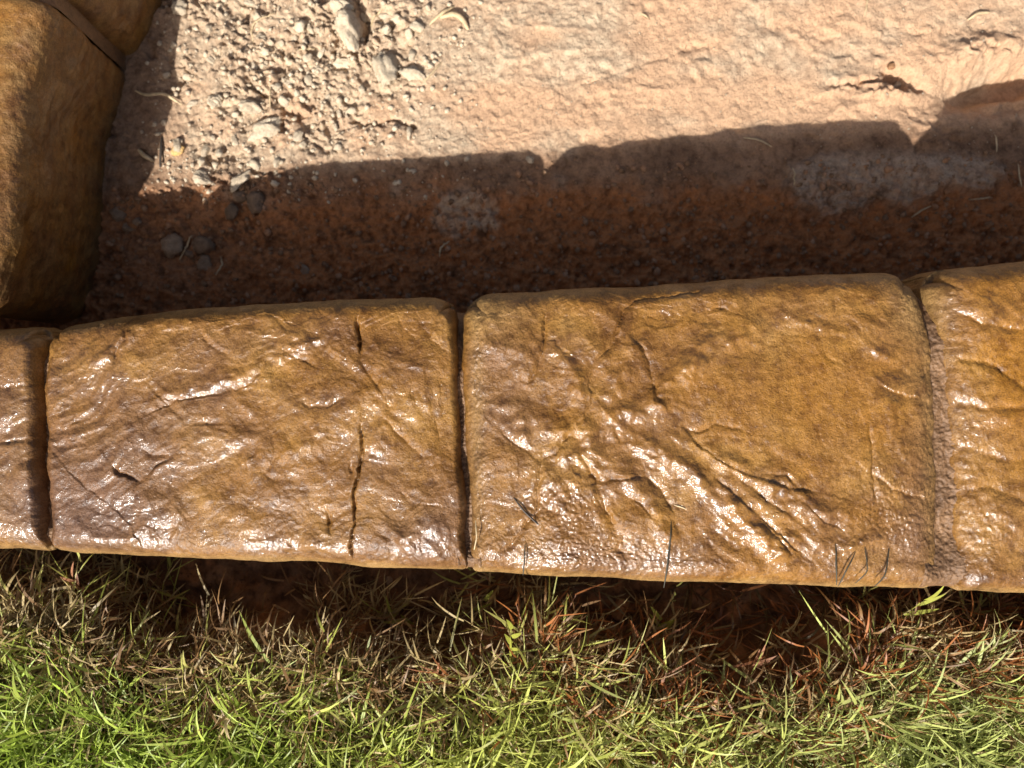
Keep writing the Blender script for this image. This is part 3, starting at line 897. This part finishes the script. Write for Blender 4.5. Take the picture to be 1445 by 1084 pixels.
def place_rock(name, px, py, sx, sy, rot, mat, label, cat, group=None, var=0, hz=0.5, zref=0.0, sink=0.42):
    X, Y = w_at(px, py, zref)
    for _ in range(2):
        z = float(ground(np.array([X]), np.array([Y]))[0]); X, Y = w_at(px, py, z)
    k = (ZC - z) / FPX
    o = bpy.data.objects.new(name, rock_mesh(var, mat))
    C.objects.link(o)
    a, b = sx * k / 2, sy * k / 2
    c = min(a, b) * 2 * hz
    o.scale = (a, b, max(c, 0.0008))
    o.rotation_euler = (0, 0, math.radians(rot))
    o.location = (float(X), float(Y), z + c * (1 - sink * 2) * 0.8)
    tag(o, label, cat, group)
    return o

STONES = [
    ('pebble', 169, 303, 27, 24, 10, M_GREY, 'rounded grey-brown pebble in shade closest to the side edging', 1),
    ('pebble', 182, 322, 17, 19, 40, M_GREY, 'small brown pebble tucked below the pebble nearest the side edging', 2),
    ('pebble', 194, 314, 13, 14, 0, M_GREY, 'tiny grey pebble right of the pair by the side edging', 3),
    ('pebble', 242, 347, 29, 30, 20, M_GREY, 'large pale grey pebble in shade left of a straw stem', 4),
    ('pebble', 285, 346, 31, 24, -10, M_DARK, 'dark slate-grey pebble above the flat pale pebble', 5),
    ('pebble', 287, 370, 25, 24, 30, M_GREY, 'flat pale pebble below the dark slate-grey pebble', 6),
    ('pebble', 266, 358, 15, 14, 0, M_DARK, 'small dark pebble between the two large grey pebbles', 7),
    ('pebble', 362, 286, 24, 30, 25, M_DARK, 'dark wedge-shaped stone with a sunlit tip at the shadow line', 8),
    ('pebble', 338, 276, 24, 20, 0, M_DARK, 'dark stone at the shadow line beside the wedge-shaped stone', 9),
    ('pebble', 327, 300, 20, 18, 60, M_DARK, 'low dark stone in shade under the shadow line notch', 10),
    ('pebble', 431, 381, 16, 15, 0, M_GREY, 'grey pebble alone in damp soil near the back of the edging', 11),
    ('pebble', 1395, 318, 13, 10, 20, M_REDP, 'orange-brown pebble in shade near the back of the orange block', 12),
    ('pebble', 1396, 304, 8, 7, 0, M_REDP, 'tiny orange pebble just above the orange-brown pebble', 13),
    ('soil_clod', 545, 102, 36, 64, 8, M_CLOD, 'tall pale oval clod standing upright in the sunlit rubble', 14),
    ('soil_clod', 582, 106, 36, 20, -15, M_CLOD, 'pale flat clod right of the tall oval clod', 15),
    ('soil_clod', 496, 44, 36, 64, 12, M_CLOD, 'long pale clod beside the deep dark crack near the top', 16),
    ('soil_clod', 512, 27, 14, 18, 20, M_CLOD, 'small pale clod sitting in the deep dark crack', 17),
    ('soil_clod', 484, 12, 40, 24, -25, M_CLOD, 'broad pale clod at the top edge over the long clod', 18),
    ('soil_clod', 372, 186, 60, 24, 35, M_CLOD, 'long flat slab of pale soil lying slantwise in the rubble', 19),
    ('soil_clod', 356, 152, 34, 22, -10, M_CLOD, 'rounded tan clod just above the slanting pale slab', 20),
    ('soil_clod', 337, 256, 38, 20, 40, M_CLOD, 'pale clod resting on the shadow line above the notch', 21),
    ('soil_clod', 286, 252, 26, 20, 0, M_CLOD, 'pale angular clod left of the shadow line notch', 22),
    ('soil_clod', 303, 143, 18, 18, 0, M_CLOD, 'whitish round clod at the left border of the rubble', 23),
    ('soil_clod', 484, 90, 30, 15, 0, M_CLOD, 'pinkish flat clod left of the tall oval clod', 24),
    ('soil_clod', 255, 15, 32, 22, 20, M_CLOD, 'pale clod beside the side edging at the top edge', 25),
    ('soil_clod', 1257, 94, 11, 9, 0, M_REDP, 'dark crumb of earth at the end of the sunlit crack', 26),
    ('soil_clod', 1266, 121, 14, 9, 20, M_CLOD, 'pale crumb in the dark hollow right of centre', 27),
    ('soil_clod', 582, 243, 13, 8, 0, M_CLOD, 'lone pale crumb on the shadow line of the cracked block', 28),
    ('soil_clod', 748, 226, 14, 8, -20, M_CLOD, 'pale crumb on the shadow line left of the middle notch', 29),
]
for nm, x, y, sx, sy, rot, mat, lab, var in STONES:
    place_rock(nm, x, y, sx, sy, rot, mat, lab, 'pebble' if nm == 'pebble' else 'clod', 'pebbles in the shade' if nm == 'pebble' else 'clods in the bed', var, sink=0.58 if nm == 'pebble' else 0.42)
place_rock('pebble', 871, 861, 32, 30, 0, M_REDP, 'round reddish pebble in the dark trench below the largest block', 'pebble', 'pebbles in the trench', 30, zref=0.04)
place_rock('pebble', 238, 858, 16, 12, 0, M_GREY, 'small grey stone in the trench below the cracked block', 'pebble', 'pebbles in the trench', 31, zref=0.04)
place_rock('pebble', 549, 818, 10, 14, 0, M_GREY, 'tiny pale stone in the trench right against the cracked block', 'pebble', 'pebbles in the trench', 32, zref=0.04)

# loose clods of the rubble, each told apart by the thing it lies beside
LAND = [(545, 102, 'the tall oval clod'), (496, 44, 'the long clod by the dark crack'), (372, 186, 'the slanting pale slab'), (356, 152, 'the rounded tan clod'),
        (337, 256, 'the clod on the shadow line'), (286, 252, 'the angular clod by the notch'), (303, 143, 'the whitish round clod'), (250, 212, 'the orange leaf crumb'),
        (235, 134, 'the bent straw'), (484, 90, 'the pinkish flat clod'), (382, 137, 'the thin upright straw'), (356, 40, 'the kinked straw'),
        (433, 70, 'the short level straw'), (255, 15, 'the clod beside the side edging'), (612, 102, 'the slim leaning straw')]
DIRS = ['right of', 'below right of', 'below', 'below left of', 'left of', 'above left of', 'above', 'above right of']
taken = [(s[1], s[2], max(s[3], s[4]) * 0.55) for s in STONES]
loose = []
while len(loose) < 62:
    x, y = rng.uniform(225, 620), rng.uniform(4, 280)
    p = max(math.exp(-((x - 400) / 130) ** 2 - ((y - 110) / 90) ** 2), 0.9 * math.exp(-((x - 520) / 90) ** 2 - ((y - 60) / 80) ** 2), 0.9 * math.exp(-((x - 320) / 60) ** 2 - ((y - 235) / 30) ** 2))
    if rng.uniform() > p: continue
    s = rng.uniform(9, 16)
    if any(math.hypot(x - a, y - b) < c + s * 0.5 for a, b, c in taken): continue
    taken.append((x, y, s * 0.5)); loose.append((x, y, s))
pairs = sorted((math.hypot(x - a, y - b), i, li, int(round(math.atan2(y - b, x - a) / (math.pi / 4))) % 8)
               for i, (x, y, s) in enumerate(loose) for li, (a, b, _) in enumerate(LAND))
named = {}; used = set()
for d, i, li, k in pairs:
    if i not in named and (li, k) not in used:
        named[i] = 'small pale crumbly clod nearest %s %s' % (DIRS[k], LAND[li][2]); used.add((li, k))
for i, (x, y, s) in enumerate(loose):
    place_rock('soil_clod', x, y, s * rng.uniform(0.9, 1.4), s * rng.uniform(0.7, 1.0), rng.uniform(0, 180), M_CLOD,
               named.get(i, 'small pale crumbly clod lying loose in the sunlit rubble'), 'clod', 'loose clods of the rubble', 40 + i % 9, hz=rng.uniform(0.35, 0.6))

def scatter_crumbs(name, n, sampler, size, mat, label):
    pts = []
    v0, f0 = ICO[1]
    shapes = [rock_shape(1, 800 + i)[0] for i in range(8)]
    X, Y = sampler(n)
    Z = ground(X, Y)
    V = []; F = []
    for i in range(n):
        s = size[0] * (size[1] / size[0]) ** (rng.uniform() ** 2.2)
        a = rng.uniform(0, 6.28); c, sn = math.cos(a), math.sin(a)
        w = shapes[i % 8] * (s * np.array([1, rng.uniform(0.6, 1), rng.uniform(0.5, 0.8)]))
        w = np.stack([w[:, 0] * c - w[:, 1] * sn, w[:, 0] * sn + w[:, 1] * c, w[:, 2]], -1) + (X[i], Y[i], Z[i] + 0.25 * s)
        V.append(w); F.append(f0 + i * len(v0))
    o = mesh_obj(name, np.concatenate(V), np.concatenate(F), mat)
    tag(o, label, None, None, 'stuff')
    return o

def samp_rubble(n):
    X = []; Y = []
    while len(X) < n:
        x, y = rng.uniform(200, 680), rng.uniform(-60, 290)
        p = 0.12 + math.exp(-((x - 420) / 150) ** 2 - ((y - 90) / 110) ** 2) + 0.7 * math.exp(-((x - 300) / 70) ** 2 - ((y - 240) / 40) ** 2)
        if rng.uniform() < p:
            a, b = w_at(x, y, 0); X.append(float(a)); Y.append(float(b))
    return np.array(X), np.array(Y)
def samp_bed(n):
    x = rng.uniform(150, 1500, n); y = 205 + 225 * rng.uniform(0, 1, n) ** 0.8
    y = np.maximum(y, 262 - 0.05 * (x - 500) + rng.normal(0, 10, n))
    return w_at(x, y, 0)
def samp_trench(n):
    x = rng.uniform(-60, 1500, n); y = rng.uniform(800, 960, n)
    return w_at(x, y, 0.045)
scatter_crumbs('soil_crumbs', 1500, samp_rubble, (0.0006, 0.0028), M_CLOD, 'fine pale crumbs strewn among the sunlit rubble')
scatter_crumbs('soil_crumbs', 1100, samp_bed, (0.0005, 0.0034), rock_material('reddish_crumb', (0.30, 0.14, 0.06), (0.48, 0.29, 0.17)), 'lighter reddish soil crumbs scattered over the shaded bed')
def samp_silt(n):
    return w_at(rng.uniform(600, 1500, n), rng.uniform(-40, 215, n), 0)
scatter_crumbs('soil_crumbs', 700, samp_silt, (0.0003, 0.0011), M_CLOD, 'tiny pale grit on the smooth sunlit silt')
scatter_crumbs('soil_crumbs', 2400, samp_bed, (0.0004, 0.0030), rock_material('brown_crumb', (0.16, 0.085, 0.042), (0.36, 0.22, 0.125)), 'fine brown soil crumbs scattered over the bed')
scatter_crumbs('soil_crumbs', 700, samp_trench, (0.0006, 0.003), rock_material('damp_crumb', (0.07, 0.035, 0.018), (0.16, 0.085, 0.045)), 'dark damp soil crumbs in the trench beside the lawn')

# ------------------------------------------------------------------ straws and twigs
def straw(name, pts_px, width_px, mat, label, cat, zfun, lift=0.0002, arch=0.0, group=None):
    arch *= 0.45
    pts = np.array(pts_px, float)
    t = np.linspace(0, 1, len(pts)); tt = np.linspace(0, 1, 17)
    x = np.interp(tt, t, pts[:, 0]); y = np.interp(tt, t, pts[:, 1])
    for _ in range(2):
        x[1:-1] = (x[:-2] + 2 * x[1:-1] + x[2:]) / 4; y[1:-1] = (y[:-2] + 2 * y[1:-1] + y[2:]) / 4
    if zfun == 'ground':
        X, Y = w_at(x, y, 0.0); Z = ground(X, Y); Z = np.maximum(Z, np.interp(tt, [0, 1], [Z[0], Z[-1]]))
        k = 0.00047
    else:
        X, Y = w_top(x, y); Z = topz(X) + curb_detail(*px_top(X, Y)) * PXM - 0.0008; Z = np.maximum(Z, np.interp(tt, [0, 1], [Z[0], Z[-1]]))
        k = PXM
    r = width_px * k / 2 * (1 - 0.55 * np.abs(2 * tt - 1) ** 3)
    Z = Z + r + lift + arch * np.sin(np.pi * tt)
    P = np.stack([X, Y, Z], -1)
    T = np.gradient(P, axis=0); T /= np.linalg.norm(T, axis=1)[:, None]
    N = np.cross(T, [0, 0, 1.0]); N /= np.maximum(np.linalg.norm(N, axis=1), 1e-9)[:, None]
    B = np.cross(N, T)
    q = 6; ang = np.arange(q) / q * 2 * np.pi
    V = P[:, None] + r[:, None, None] * (N[:, None] * np.cos(ang)[None, :, None] + 0.6 * B[:, None] * np.sin(ang)[None, :, None])
    i = np.arange(16)[:, None] * q + np.arange(q)[None]
    j = np.arange(16)[:, None] * q + (np.arange(q)[None] + 1) % q
    F = np.stack([i, j, j + q, i + q], -1).reshape(-1, 4)
    o = mesh_obj(name, V.reshape(-1, 3), F, mat)
    return tag(o, label, cat, group)

G = 'straws on the bed'
for nm, pts, w, mt, lab, arch in [
    ('straw', [(191, 128), (208, 137), (235, 134), (258, 149)], 4.5, M_STRAW, 'bent pale straw reaching out of the side edging shadow', 0.004),
    ('straw', [(197, 212), (207, 222), (219, 229)], 6, M_STRAW, 'short thick straw stub at the side shadow line', 0.002),
    ('twig', [(231, 195), (231, 215), (229, 238)], 4, M_TWIG, 'short dark twig right of the thick straw stub', 0.002),
    ('straw', [(356, 58), (355, 38), (375, 26), (388, 18)], 2.4, M_STRAW, 'thin kinked straw in the top of the rubble', 0.003),
    ('straw', [(382, 122), (382, 152)], 2.4, M_STRAW, 'thin upright straw above the slanting slab of soil', 0.003),
    ('straw', [(422, 72), (445, 68)], 2.5, M_STRAW, 'short straw lying level left of the long clod', 0.002),
    ('straw', [(606, 35), (622, 22), (640, 8)], 5, M_STRAW, 'stiff pale straw pointing up beside the curled dry leaf', 0.003),
    ('straw', [(599, 116), (612, 104), (624, 88)], 2.4, M_STRAW, 'slim straw leaning over the pale flat clod', 0.003),
    ('straw', [(517, 32), (528, 22), (540, 12)], 2.4, M_STRAW, 'slim straw crossing the deep dark crack', 0.003),
    ('straw', [(1050, 193), (1068, 197), (1090, 207)], 2.6, M_STRAW, 'straw poking out at the shadow line of the largest block', 0.002),
    ('straw', [(1117, 238), (1117, 250), (1118, 264)], 2.6, M_STRAW, 'short upright straw left of the grey mud crust', 0.002),
    ('straw', [(1366, 28), (1378, 20), (1398, 17)], 4, M_STRAW, 'curved straw in the sun near the top right corner', 0.003),
    ('straw', [(1220, 22), (1222, 8), (1224, -4)], 2.4, M_STRAW, 'thin straw at the top edge above the flaked silt', 0.002),
    ('straw', [(1404, 190), (1405, 215)], 2.2, M_STRAW, 'thin upright straw in shade above the right end of the mud crust', 0.002),
    ('straw', [(1436, 232), (1437, 250), (1443, 264)], 2.2, M_STRAW, 'curved thin straw in shade at the right edge', 0.002),
    ('straw', [(1288, 306), (1300, 297), (1318, 289)], 2.4, M_STRAW, 'straw under the broken lower edge of the grey mud crust', 0.002),
    ('straw', [(1370, 281), (1390, 279), (1404, 276)], 2.4, M_STRAW, 'level straw below the right end of the mud crust', 0.002),
    ('straw', [(620, 362), (622, 350), (634, 340)], 2.6, M_STRAW, 'bright straw bit below the pale crusty patch', 0.002),
    ('straw', [(251, 366), (262, 350), (269, 331)], 2.4, M_STRAW, 'straw leaning between the two large grey pebbles', 0.004),
    ('straw', [(304, 388), (313, 372), (306, 360)], 2.4, M_STRAW, 'hooked straw right of the flat pale pebble', 0.002),
    ('straw', [(905, 20), (915, 26)], 2.4, M_STRAW, 'tiny straw in the sun above the flaked silt', 0.001),
]:
    straw(nm, pts, w, mt, lab, nm, 'ground', arch=arch, group=G)
straw('dry_leaf', [(622, 26), (640, 22), (652, 28), (661, 42)], 8, M_STRAW, 'curled yellow dry leaf in the sun near the top edge', 'leaf', 'ground', arch=0.003)
place_rock('leaf_crumb', 250, 212, 20, 15, 25, rock_material('orange_leaf', (0.62, 0.36, 0.12), (0.72, 0.5, 0.22)), 'small orange leaf crumb in the sun near the side edging', 'leaf', None, 33, hz=0.25)
straw('twig', [(725, 703), (740, 722), (760, 741)], 3, M_TWIG, 'dark twig lying on the largest block near its left joint', 'twig', 'top', arch=0.001)
straw('straw', [(951, 713), (960, 715), (970, 719)], 2.2, M_STRAW, 'tiny pale straw bit in the middle of the largest block', 'straw', 'top', arch=0.001)
straw('straw', [(669, 776), (673, 758), (671, 735)], 2.2, M_STRAW, 'thin pale straw lying along the middle joint', 'straw', 'top', arch=0.003)

M_SHADOW_STEM = plain_material('shadow_stem_dark', (0.035, 0.030, 0.016))  # dark stems added in place of grass-blade shadows on the block
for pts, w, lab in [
    ([(937, 830), (941, 795), (947, 735)], 2.4, 'long thin dark stem standing in for a grass shadow over the front of the largest block'),
    ([(1181, 826), (1177, 795), (1178, 768)], 2.2, 'dark stem in place of a straight grass shadow near the right end of the largest block'),
    ([(1183, 828), (1192, 802), (1206, 778)], 2.2, 'dark stem in place of a grass shadow slanting right from the same foot as the straight one'),
    ([(1236, 828), (1247, 812), (1257, 775)], 2.2, 'bent dark stem in place of the grass shadow closest to the right joint'),
    ([(1208, 824), (1222, 805), (1219, 772)], 1.8, 'fine hooked dark stem in place of a grass shadow between the slanting and the bent stems'),
    ([(738, 812), (740, 790), (741, 768)], 2.2, 'short dark stem in place of a grass shadow near the left end of the largest block'),
]:
    straw('shadow_stem', pts, w, M_SHADOW_STEM, lab, 'grass_shadow', 'top', arch=0.004, group='dark stems standing in for grass shadows on the largest block')

# ------------------------------------------------------------------ grass
def blades(base, az, el, length, width, droop, roll, col, seg=4):
    """tapering, drooping strips; returns verts, quads, colours"""
    n = len(base)
    t = np.linspace(0, 1, seg + 1)
    P = [base]; ela = el.copy(); aza = az.copy()
    step = length / seg
    for i in range(seg):
        d = np.stack([np.cos(ela) * np.cos(aza), np.cos(ela) * np.sin(aza), np.sin(ela)], -1)
        P.append(P[-1] + d * step[:, None])
        ela = ela - droop / seg
        aza = aza + roll * 0.25 / seg
    P = np.stack(P, 1)
    side = np.stack([-np.sin(az), np.cos(az), np.zeros(n)], -1)
    up = np.stack([-np.sin(el) * np.cos(az), -np.sin(el) * np.sin(az), np.cos(el)], -1)
    V = []
    for i in range(seg + 1):
        w = width * np.array([0.75, 1.0, 0.92, 0.66, 0.08])[min(4, int(round(i * 4 / seg)))] * 0.5
        a = roll * (0.6 + 0.7 * t[i])
        s = side * np.cos(a)[:, None] + up * np.sin(a)[:, None]
        V.append(P[:, i] - s * w[:, None]); V.append(P[:, i] + s * w[:, None])
    V = np.stack(V, 1).reshape(-1, 3)
    k = 2 * (seg + 1)
    f = np.concatenate([[[2 * i, 2 * i + 1, 2 * i + 3, 2 * i + 2]] for i in range(seg)])
    F = (np.arange(n)[:, None, None] * k + f[None]).reshape(-1, 4)
    return V, F, np.repeat(col, k, 0)

def lawn_points(n, x0, x1, y0, y1, dens):
    X = np.empty(0); Y = np.empty(0)
    while len(X) < n:
        px = rng.uniform(x0, x1, n); py = rng.uniform(y0, y1, n)
        k = rng.uniform(0, 1, n) < dens(px, py)
        a, b = w_at(px[k], py[k], 0.06)
        X = np.concatenate([X, a]); Y = np.concatenate([Y, b])
    return X[:n], Y[:n]

GREEN_A = np.array([0.28, 0.42, 0.04]); GREEN_B = np.array([0.46, 0.48, 0.10]); GREEN_C = np.array([0.36, 0.43, 0.13])
STRAWC = np.array([0.58, 0.44, 0.20]); BROWN = np.array([0.22, 0.11, 0.04]); RUST = np.array([0.36, 0.13, 0.035])

def shoots(n, dens, region, dry, seed, stem_len=(0.016, 0.042), leaves=6, zadd=0.0):
    """creeping-grass shoots: a leaning stem with alternating narrow leaves"""
    r = np.random.default_rng(seed)
    per = 7
    nt_ = -(-n // per)
    tx, ty = lawn_points(nt_, *region, dens)
    tid = np.repeat(np.arange(nt_), per)[:n]
    ox, oy = r.normal(0, 0.0042, n), r.normal(0, 0.0042, n)
    X, Y = tx[tid] + ox, ty[tid] + oy
    Z = ground(X, Y) - 0.002 + zadd
    px, py = px_gnd(X, Y, 0.06)
    taz = r.uniform(0, 2 * np.pi, nt_)[tid]
    az = np.where(r.uniform(0, 1, n) < 0.55, np.arctan2(oy, ox) + r.normal(0, 0.5, n), taz + r.normal(0, 0.6, n))
    flow = 0.6 + 0.9 * fbm(px / 260, py / 200, 2, 71)       # prevailing lean: up and to the right
    az = np.where(r.uniform(0, 1, n) < 0.35, flow + r.normal(0, 0.7, n), az)
    el = np.radians(r.uniform(15, 75, n))
    Ls = r.uniform(*stem_len, n)
    droop = r.uniform(0.0, 0.8, n)
    edge = lawn_edge(px)
    into = (py - edge)
    pd = dry(px, py, into)
    isdry = 0.65 * r.uniform(0, 1, nt_)[tid] + 0.35 * r.uniform(0, 1, n) < pd
    rust = sstep(640, 760, px) * (0.25 + 0.6 * sstep(-0.1, 0.35, fbm(px / 60, py / 50, 2, 78))) * sstep(130, 50, into)
    g = (0.5 * r.uniform(0, 1, nt_)[tid] + 0.5 * r.uniform(0, 1, n))[:, None]
    leftness = sstep(1000, 150, px)[:, None] * sstep(30, 120, into)[:, None]
    right = sstep(600, 1300, px)[:, None] * 0.7
    green = (GREEN_B * (1 - leftness * 0.75) + GREEN_A * leftness * 0.75) * (1 - right) + GREEN_C * right
    green = green * (0.55 + 0.95 * g)
    yel = r.uniform(0, 1, n)[:, None] ** 2 * (0.8 - 0.5 * sstep(30, 130, into)[:, None])
    green = green * (1 - 0.5 * yel) + STRAWC * 0.5 * yel
    dcol = np.where(r.uniform(0, 1, n)[:, None] < rust[:, None], RUST * (0.5 + 0.8 * g), np.where(g < 0.5, STRAWC * (0.5 + 1.0 * g), BROWN * (0.3 + 0.9 * g) + 0.15 * STRAWC * g))
    col = np.where(isdry[:, None], dcol, green)
    base = np.stack([X, Y, Z], -1)
    stemc = np.where(isdry[:, None], dcol * 0.9, green * 0.5 + STRAWC * 0.4)
    out = [blades(base, az, el, Ls, np.full(n, 0.0010), droop, r.uniform(-0.6, 0.6, n), stemc)]
    for k in range(leaves):
        m = r.uniform(0, 1, n) < 0.85
        f = (k + 0.6) / leaves
        # position along the drooping stem
        e2 = el - droop * f * 0.5
        p = base + (np.stack([np.cos(e2) * np.cos(az), np.cos(e2) * np.sin(az), np.sin(e2)], -1)) * (Ls * f)[:, None]
        s = 1 if k % 2 else -1
        a2 = az + s * np.radians(r.uniform(12, 55, n)) + r.normal(0, 0.2, n)
        e3 = np.clip(el * 0.7 + np.radians(r.uniform(-15, 30, n)), -0.2, 1.4)
        ln = r.uniform(0.010, 0.034, n) * (1 + 0.2 * leftness[:, 0]) * np.where(isdry, 0.85, 1.0) * np.where(isdry, 0.9, 1.0)
        wd = 0.0006 + 0.0013 * r.uniform(0, 1, n) ** 1.5 * np.where(isdry, 0.75, 1.0)
        dr = r.uniform(-0.3, 1.9, n) * np.where(isdry, 1.5, 1.0)
        c = col * r.uniform(0.75, 1.2, n)[:, None]
        old = (k < 2) & (r.uniform(0, 1, n) < 0.55)
        c = np.where(old[:, None], STRAWC * r.uniform(0.5, 1.0, n)[:, None], c)
        out.append(blades(p[m], a2[m], e3[m], ln[m], wd[m], dr[m], r.uniform(-1.0, 1.0, n)[m], c[m]))
    V = []; F = []; K = []; o = 0
    for v, f, c in out:
        V.append(v); F.append(f + o); K.append(c); o += len(v)
    return np.concatenate(V), np.concatenate(F), np.concatenate(K)

def dens_lawn(px, py):
    into = py - lawn_edge(px) - 14 * fbm(px / 30, py / 30, 2, 72)
    return np.clip((0.35 * sstep(0, 30, into) + 0.65 * sstep(45, 110, into)) * (0.55 + 1.3 * fbm(px / 55, py / 45, 2, 75)) + 0.10 * sstep(-25, 0, into), 0.02 * (into > 0), 1)
def dry_lawn(px, py, into):
    return np.clip(0.9 - 0.85 * sstep(0, 112, into + 25 * fbm(px / 60, py / 60, 2, 73)) + 0.12 * sstep(700, 1200, px), 0.04, 1)
V, F, K = shoots(8600, dens_lawn, (-260, 1700, 835, 1330), dry_lawn, 81)
tag(mesh_obj('grass', V, F, M_GRASS, smooth=True, attrs={'tone': K}), 'green lawn grass blades along the bottom of the picture', None, None, 'stuff')

def dens_thatch(px, py):
    into = py - lawn_edge(px) + 10 * fbm(px / 35, py / 35, 2, 74)
    clump = np.maximum.reduce([0.8 * gauss(px, py, 1280, 910, 90, 40), gauss(px, py, 750, 890, 55, 50), gauss(px, py, 60, 850, 90, 40), gauss(px, py, 880, 960, 90, 40), gauss(px, py, 480, 920, 120, 35)])
    return np.clip(0.6 * sstep(-30, 15, into) * sstep(150, 60, into) + 0.7 * clump, 0, 1)
V, F, K = shoots(2700, dens_thatch, (-200, 1650, 820, 1050), lambda a, b, c: np.full(a.shape, 0.86), 82, (0.012, 0.036), 5)
tag(mesh_obj('dry_grass', V, F, M_GRASS, smooth=True, attrs={'tone': K}), 'tangled brown and straw-coloured dead grass along the trench edge', None, None, 'stuff')

def dens_shadow_fringe(px, py):  # dark grass added where the lawn's fuzzy shadow falls on the lip
    d = py - np.interp(px, *np.array(FRONT_PX, float).T)
    return np.exp(-((d + 4) / 12) ** 2) * (0.25 + 0.75 * sstep(0.0, 0.4, fbm(px / 35, py / 200, 2, 79)))
V, F, K = shoots(150, dens_shadow_fringe, (690, 1500, 800, 870), lambda a, b, c: np.full(a.shape, 1.0), 84, (0.030, 0.055), 6)  # tone is cut down below so these blades read as shade
tag(mesh_obj('dry_grass', V, F, M_GRASS, smooth=True, attrs={'tone': K * 0.35}), 'fringe of fine grass darkened to stand in for lawn shadows on the front lip', None, None, 'stuff')

# distant lawn, coarser, so the place goes on beyond the picture
def dens_far(px, py): return np.full(px.shape, 1.0)
V, F, K = shoots(4200, dens_far, (-1000, 2400, 1300, 2000), lambda a, b, c: np.full(a.shape, 0.1), 83, (0.02, 0.05), 5)
tag(mesh_obj('grass', V, F, M_GRASS, smooth=True, attrs={'tone': K}), 'lawn grass further back below the picture', None, None, 'stuff')

def single_shoot(name, px, py, z, az, el, length, leaves, col, stemcol, label, seed, wd=0.0018):
    r = np.random.default_rng(seed)
    X, Y = w_at(px, py, z)
    zg = float(ground(np.array([X]), np.array([Y]))[0]) - 0.001
    X, Y = w_at(px, py, zg); 
    b = np.array([[0.0, 0.0, 0.0]])
    az = np.array([math.radians(az)]); el = np.array([math.radians(el)])
    root = empty(name, (float(X), float(Y), zg))
    v, f, c = blades(b, az, el, np.array([length]), np.array([0.0013]), np.array([0.3]), np.array([0.3]), np.array([stemcol]), seg=8)
    st = mesh_obj('stem', v, f, M_GRASS, root, attrs={'tone': c})
    for k in range(leaves):
        fr = 0.35 + 0.65 * (k + 1) / leaves
        e2 = el - 0.3 * fr * 0.5
        p = b + np.stack([np.cos(e2) * np.cos(az), np.cos(e2) * np.sin(az), np.sin(e2)], -1) * length * fr
        s = 1 if k % 2 else -1
        v, f, c = blades(p, az + s * np.radians(r.uniform(15, 45, 1)), el + np.radians(r.uniform(-25, 10, 1)), r.uniform(0.010, 0.02, 1), np.array([wd]),
                         r.uniform(0, 0.7, 1), r.uniform(-0.6, 0.6, 1), np.array([col]) * r.uniform(0.8, 1.2))
        mesh_obj('leaf', v, f, M_GRASS, root, attrs={'tone': c})
    tag(root, label, 'grass', 'single grass shoots in the trench')

RED = (0.40, 0.19, 0.10); YG = (0.40, 0.42, 0.07); PALE = (0.60, 0.50, 0.24)
for a in [
    (140, 855, 0.05, 95, 55, 0.034, 5, RED, (0.42, 0.25, 0.12), 'grass shoot with red tips in the trench below the mauve stone face', 901),
    (172, 850, 0.05, 60, 50, 0.034, 2, PALE, PALE, 'stiff straw-coloured grass shoot right of the red-tipped shoot', 902),
    (640, 880, 0.05, 45, 45, 0.036, 2, YG, PALE, 'pale broken grass stem leaning up to the right under the middle joint', 903, 0.0026),
    (615, 890, 0.05, 150, 45, 0.034, 3, YG, RED, 'grass shoot with one red-tipped blade leaning left under the middle joint', 904, 0.0024),
    (720, 935, 0.06, 88, 60, 0.050, 4, YG, YG, 'tall upright green shoot right of the middle joint', 905, 0.0024),
    (930, 905, 0.05, 100, 60, 0.036, 4, YG, YG, 'lone yellow-green shoot in front of the dark trench', 906, 0.0024),
    (1045, 950, 0.06, 70, 60, 0.022, 6, RED, (0.4, 0.2, 0.1), 'short rusty red tuft between trench and lawn', 907, 0.0016),
    (1245, 880, 0.06, 60, 55, 0.034, 4, YG, PALE, 'yellow-green shoot touching the front of the largest block', 908, 0.0024),
    (622, 965, 0.06, 95, 60, 0.020, 4, RED, RED, 'small red shoot at the lawn edge below the middle joint', 909, 0.0014),
    (935, 860, 0.045, 98, 72, 0.070, 3, (0.12, 0.12, 0.03), (0.1, 0.09, 0.03), 'tall thin dark stem standing against the largest block', 910, 0.0012),
    (1180, 855, 0.045, 95, 72, 0.066, 4, (0.14, 0.12, 0.03), (0.1, 0.09, 0.03), 'forked thin dark stem standing against the largest block', 911, 0.0012),
]:
    single_shoot('grass_shoot', *a)
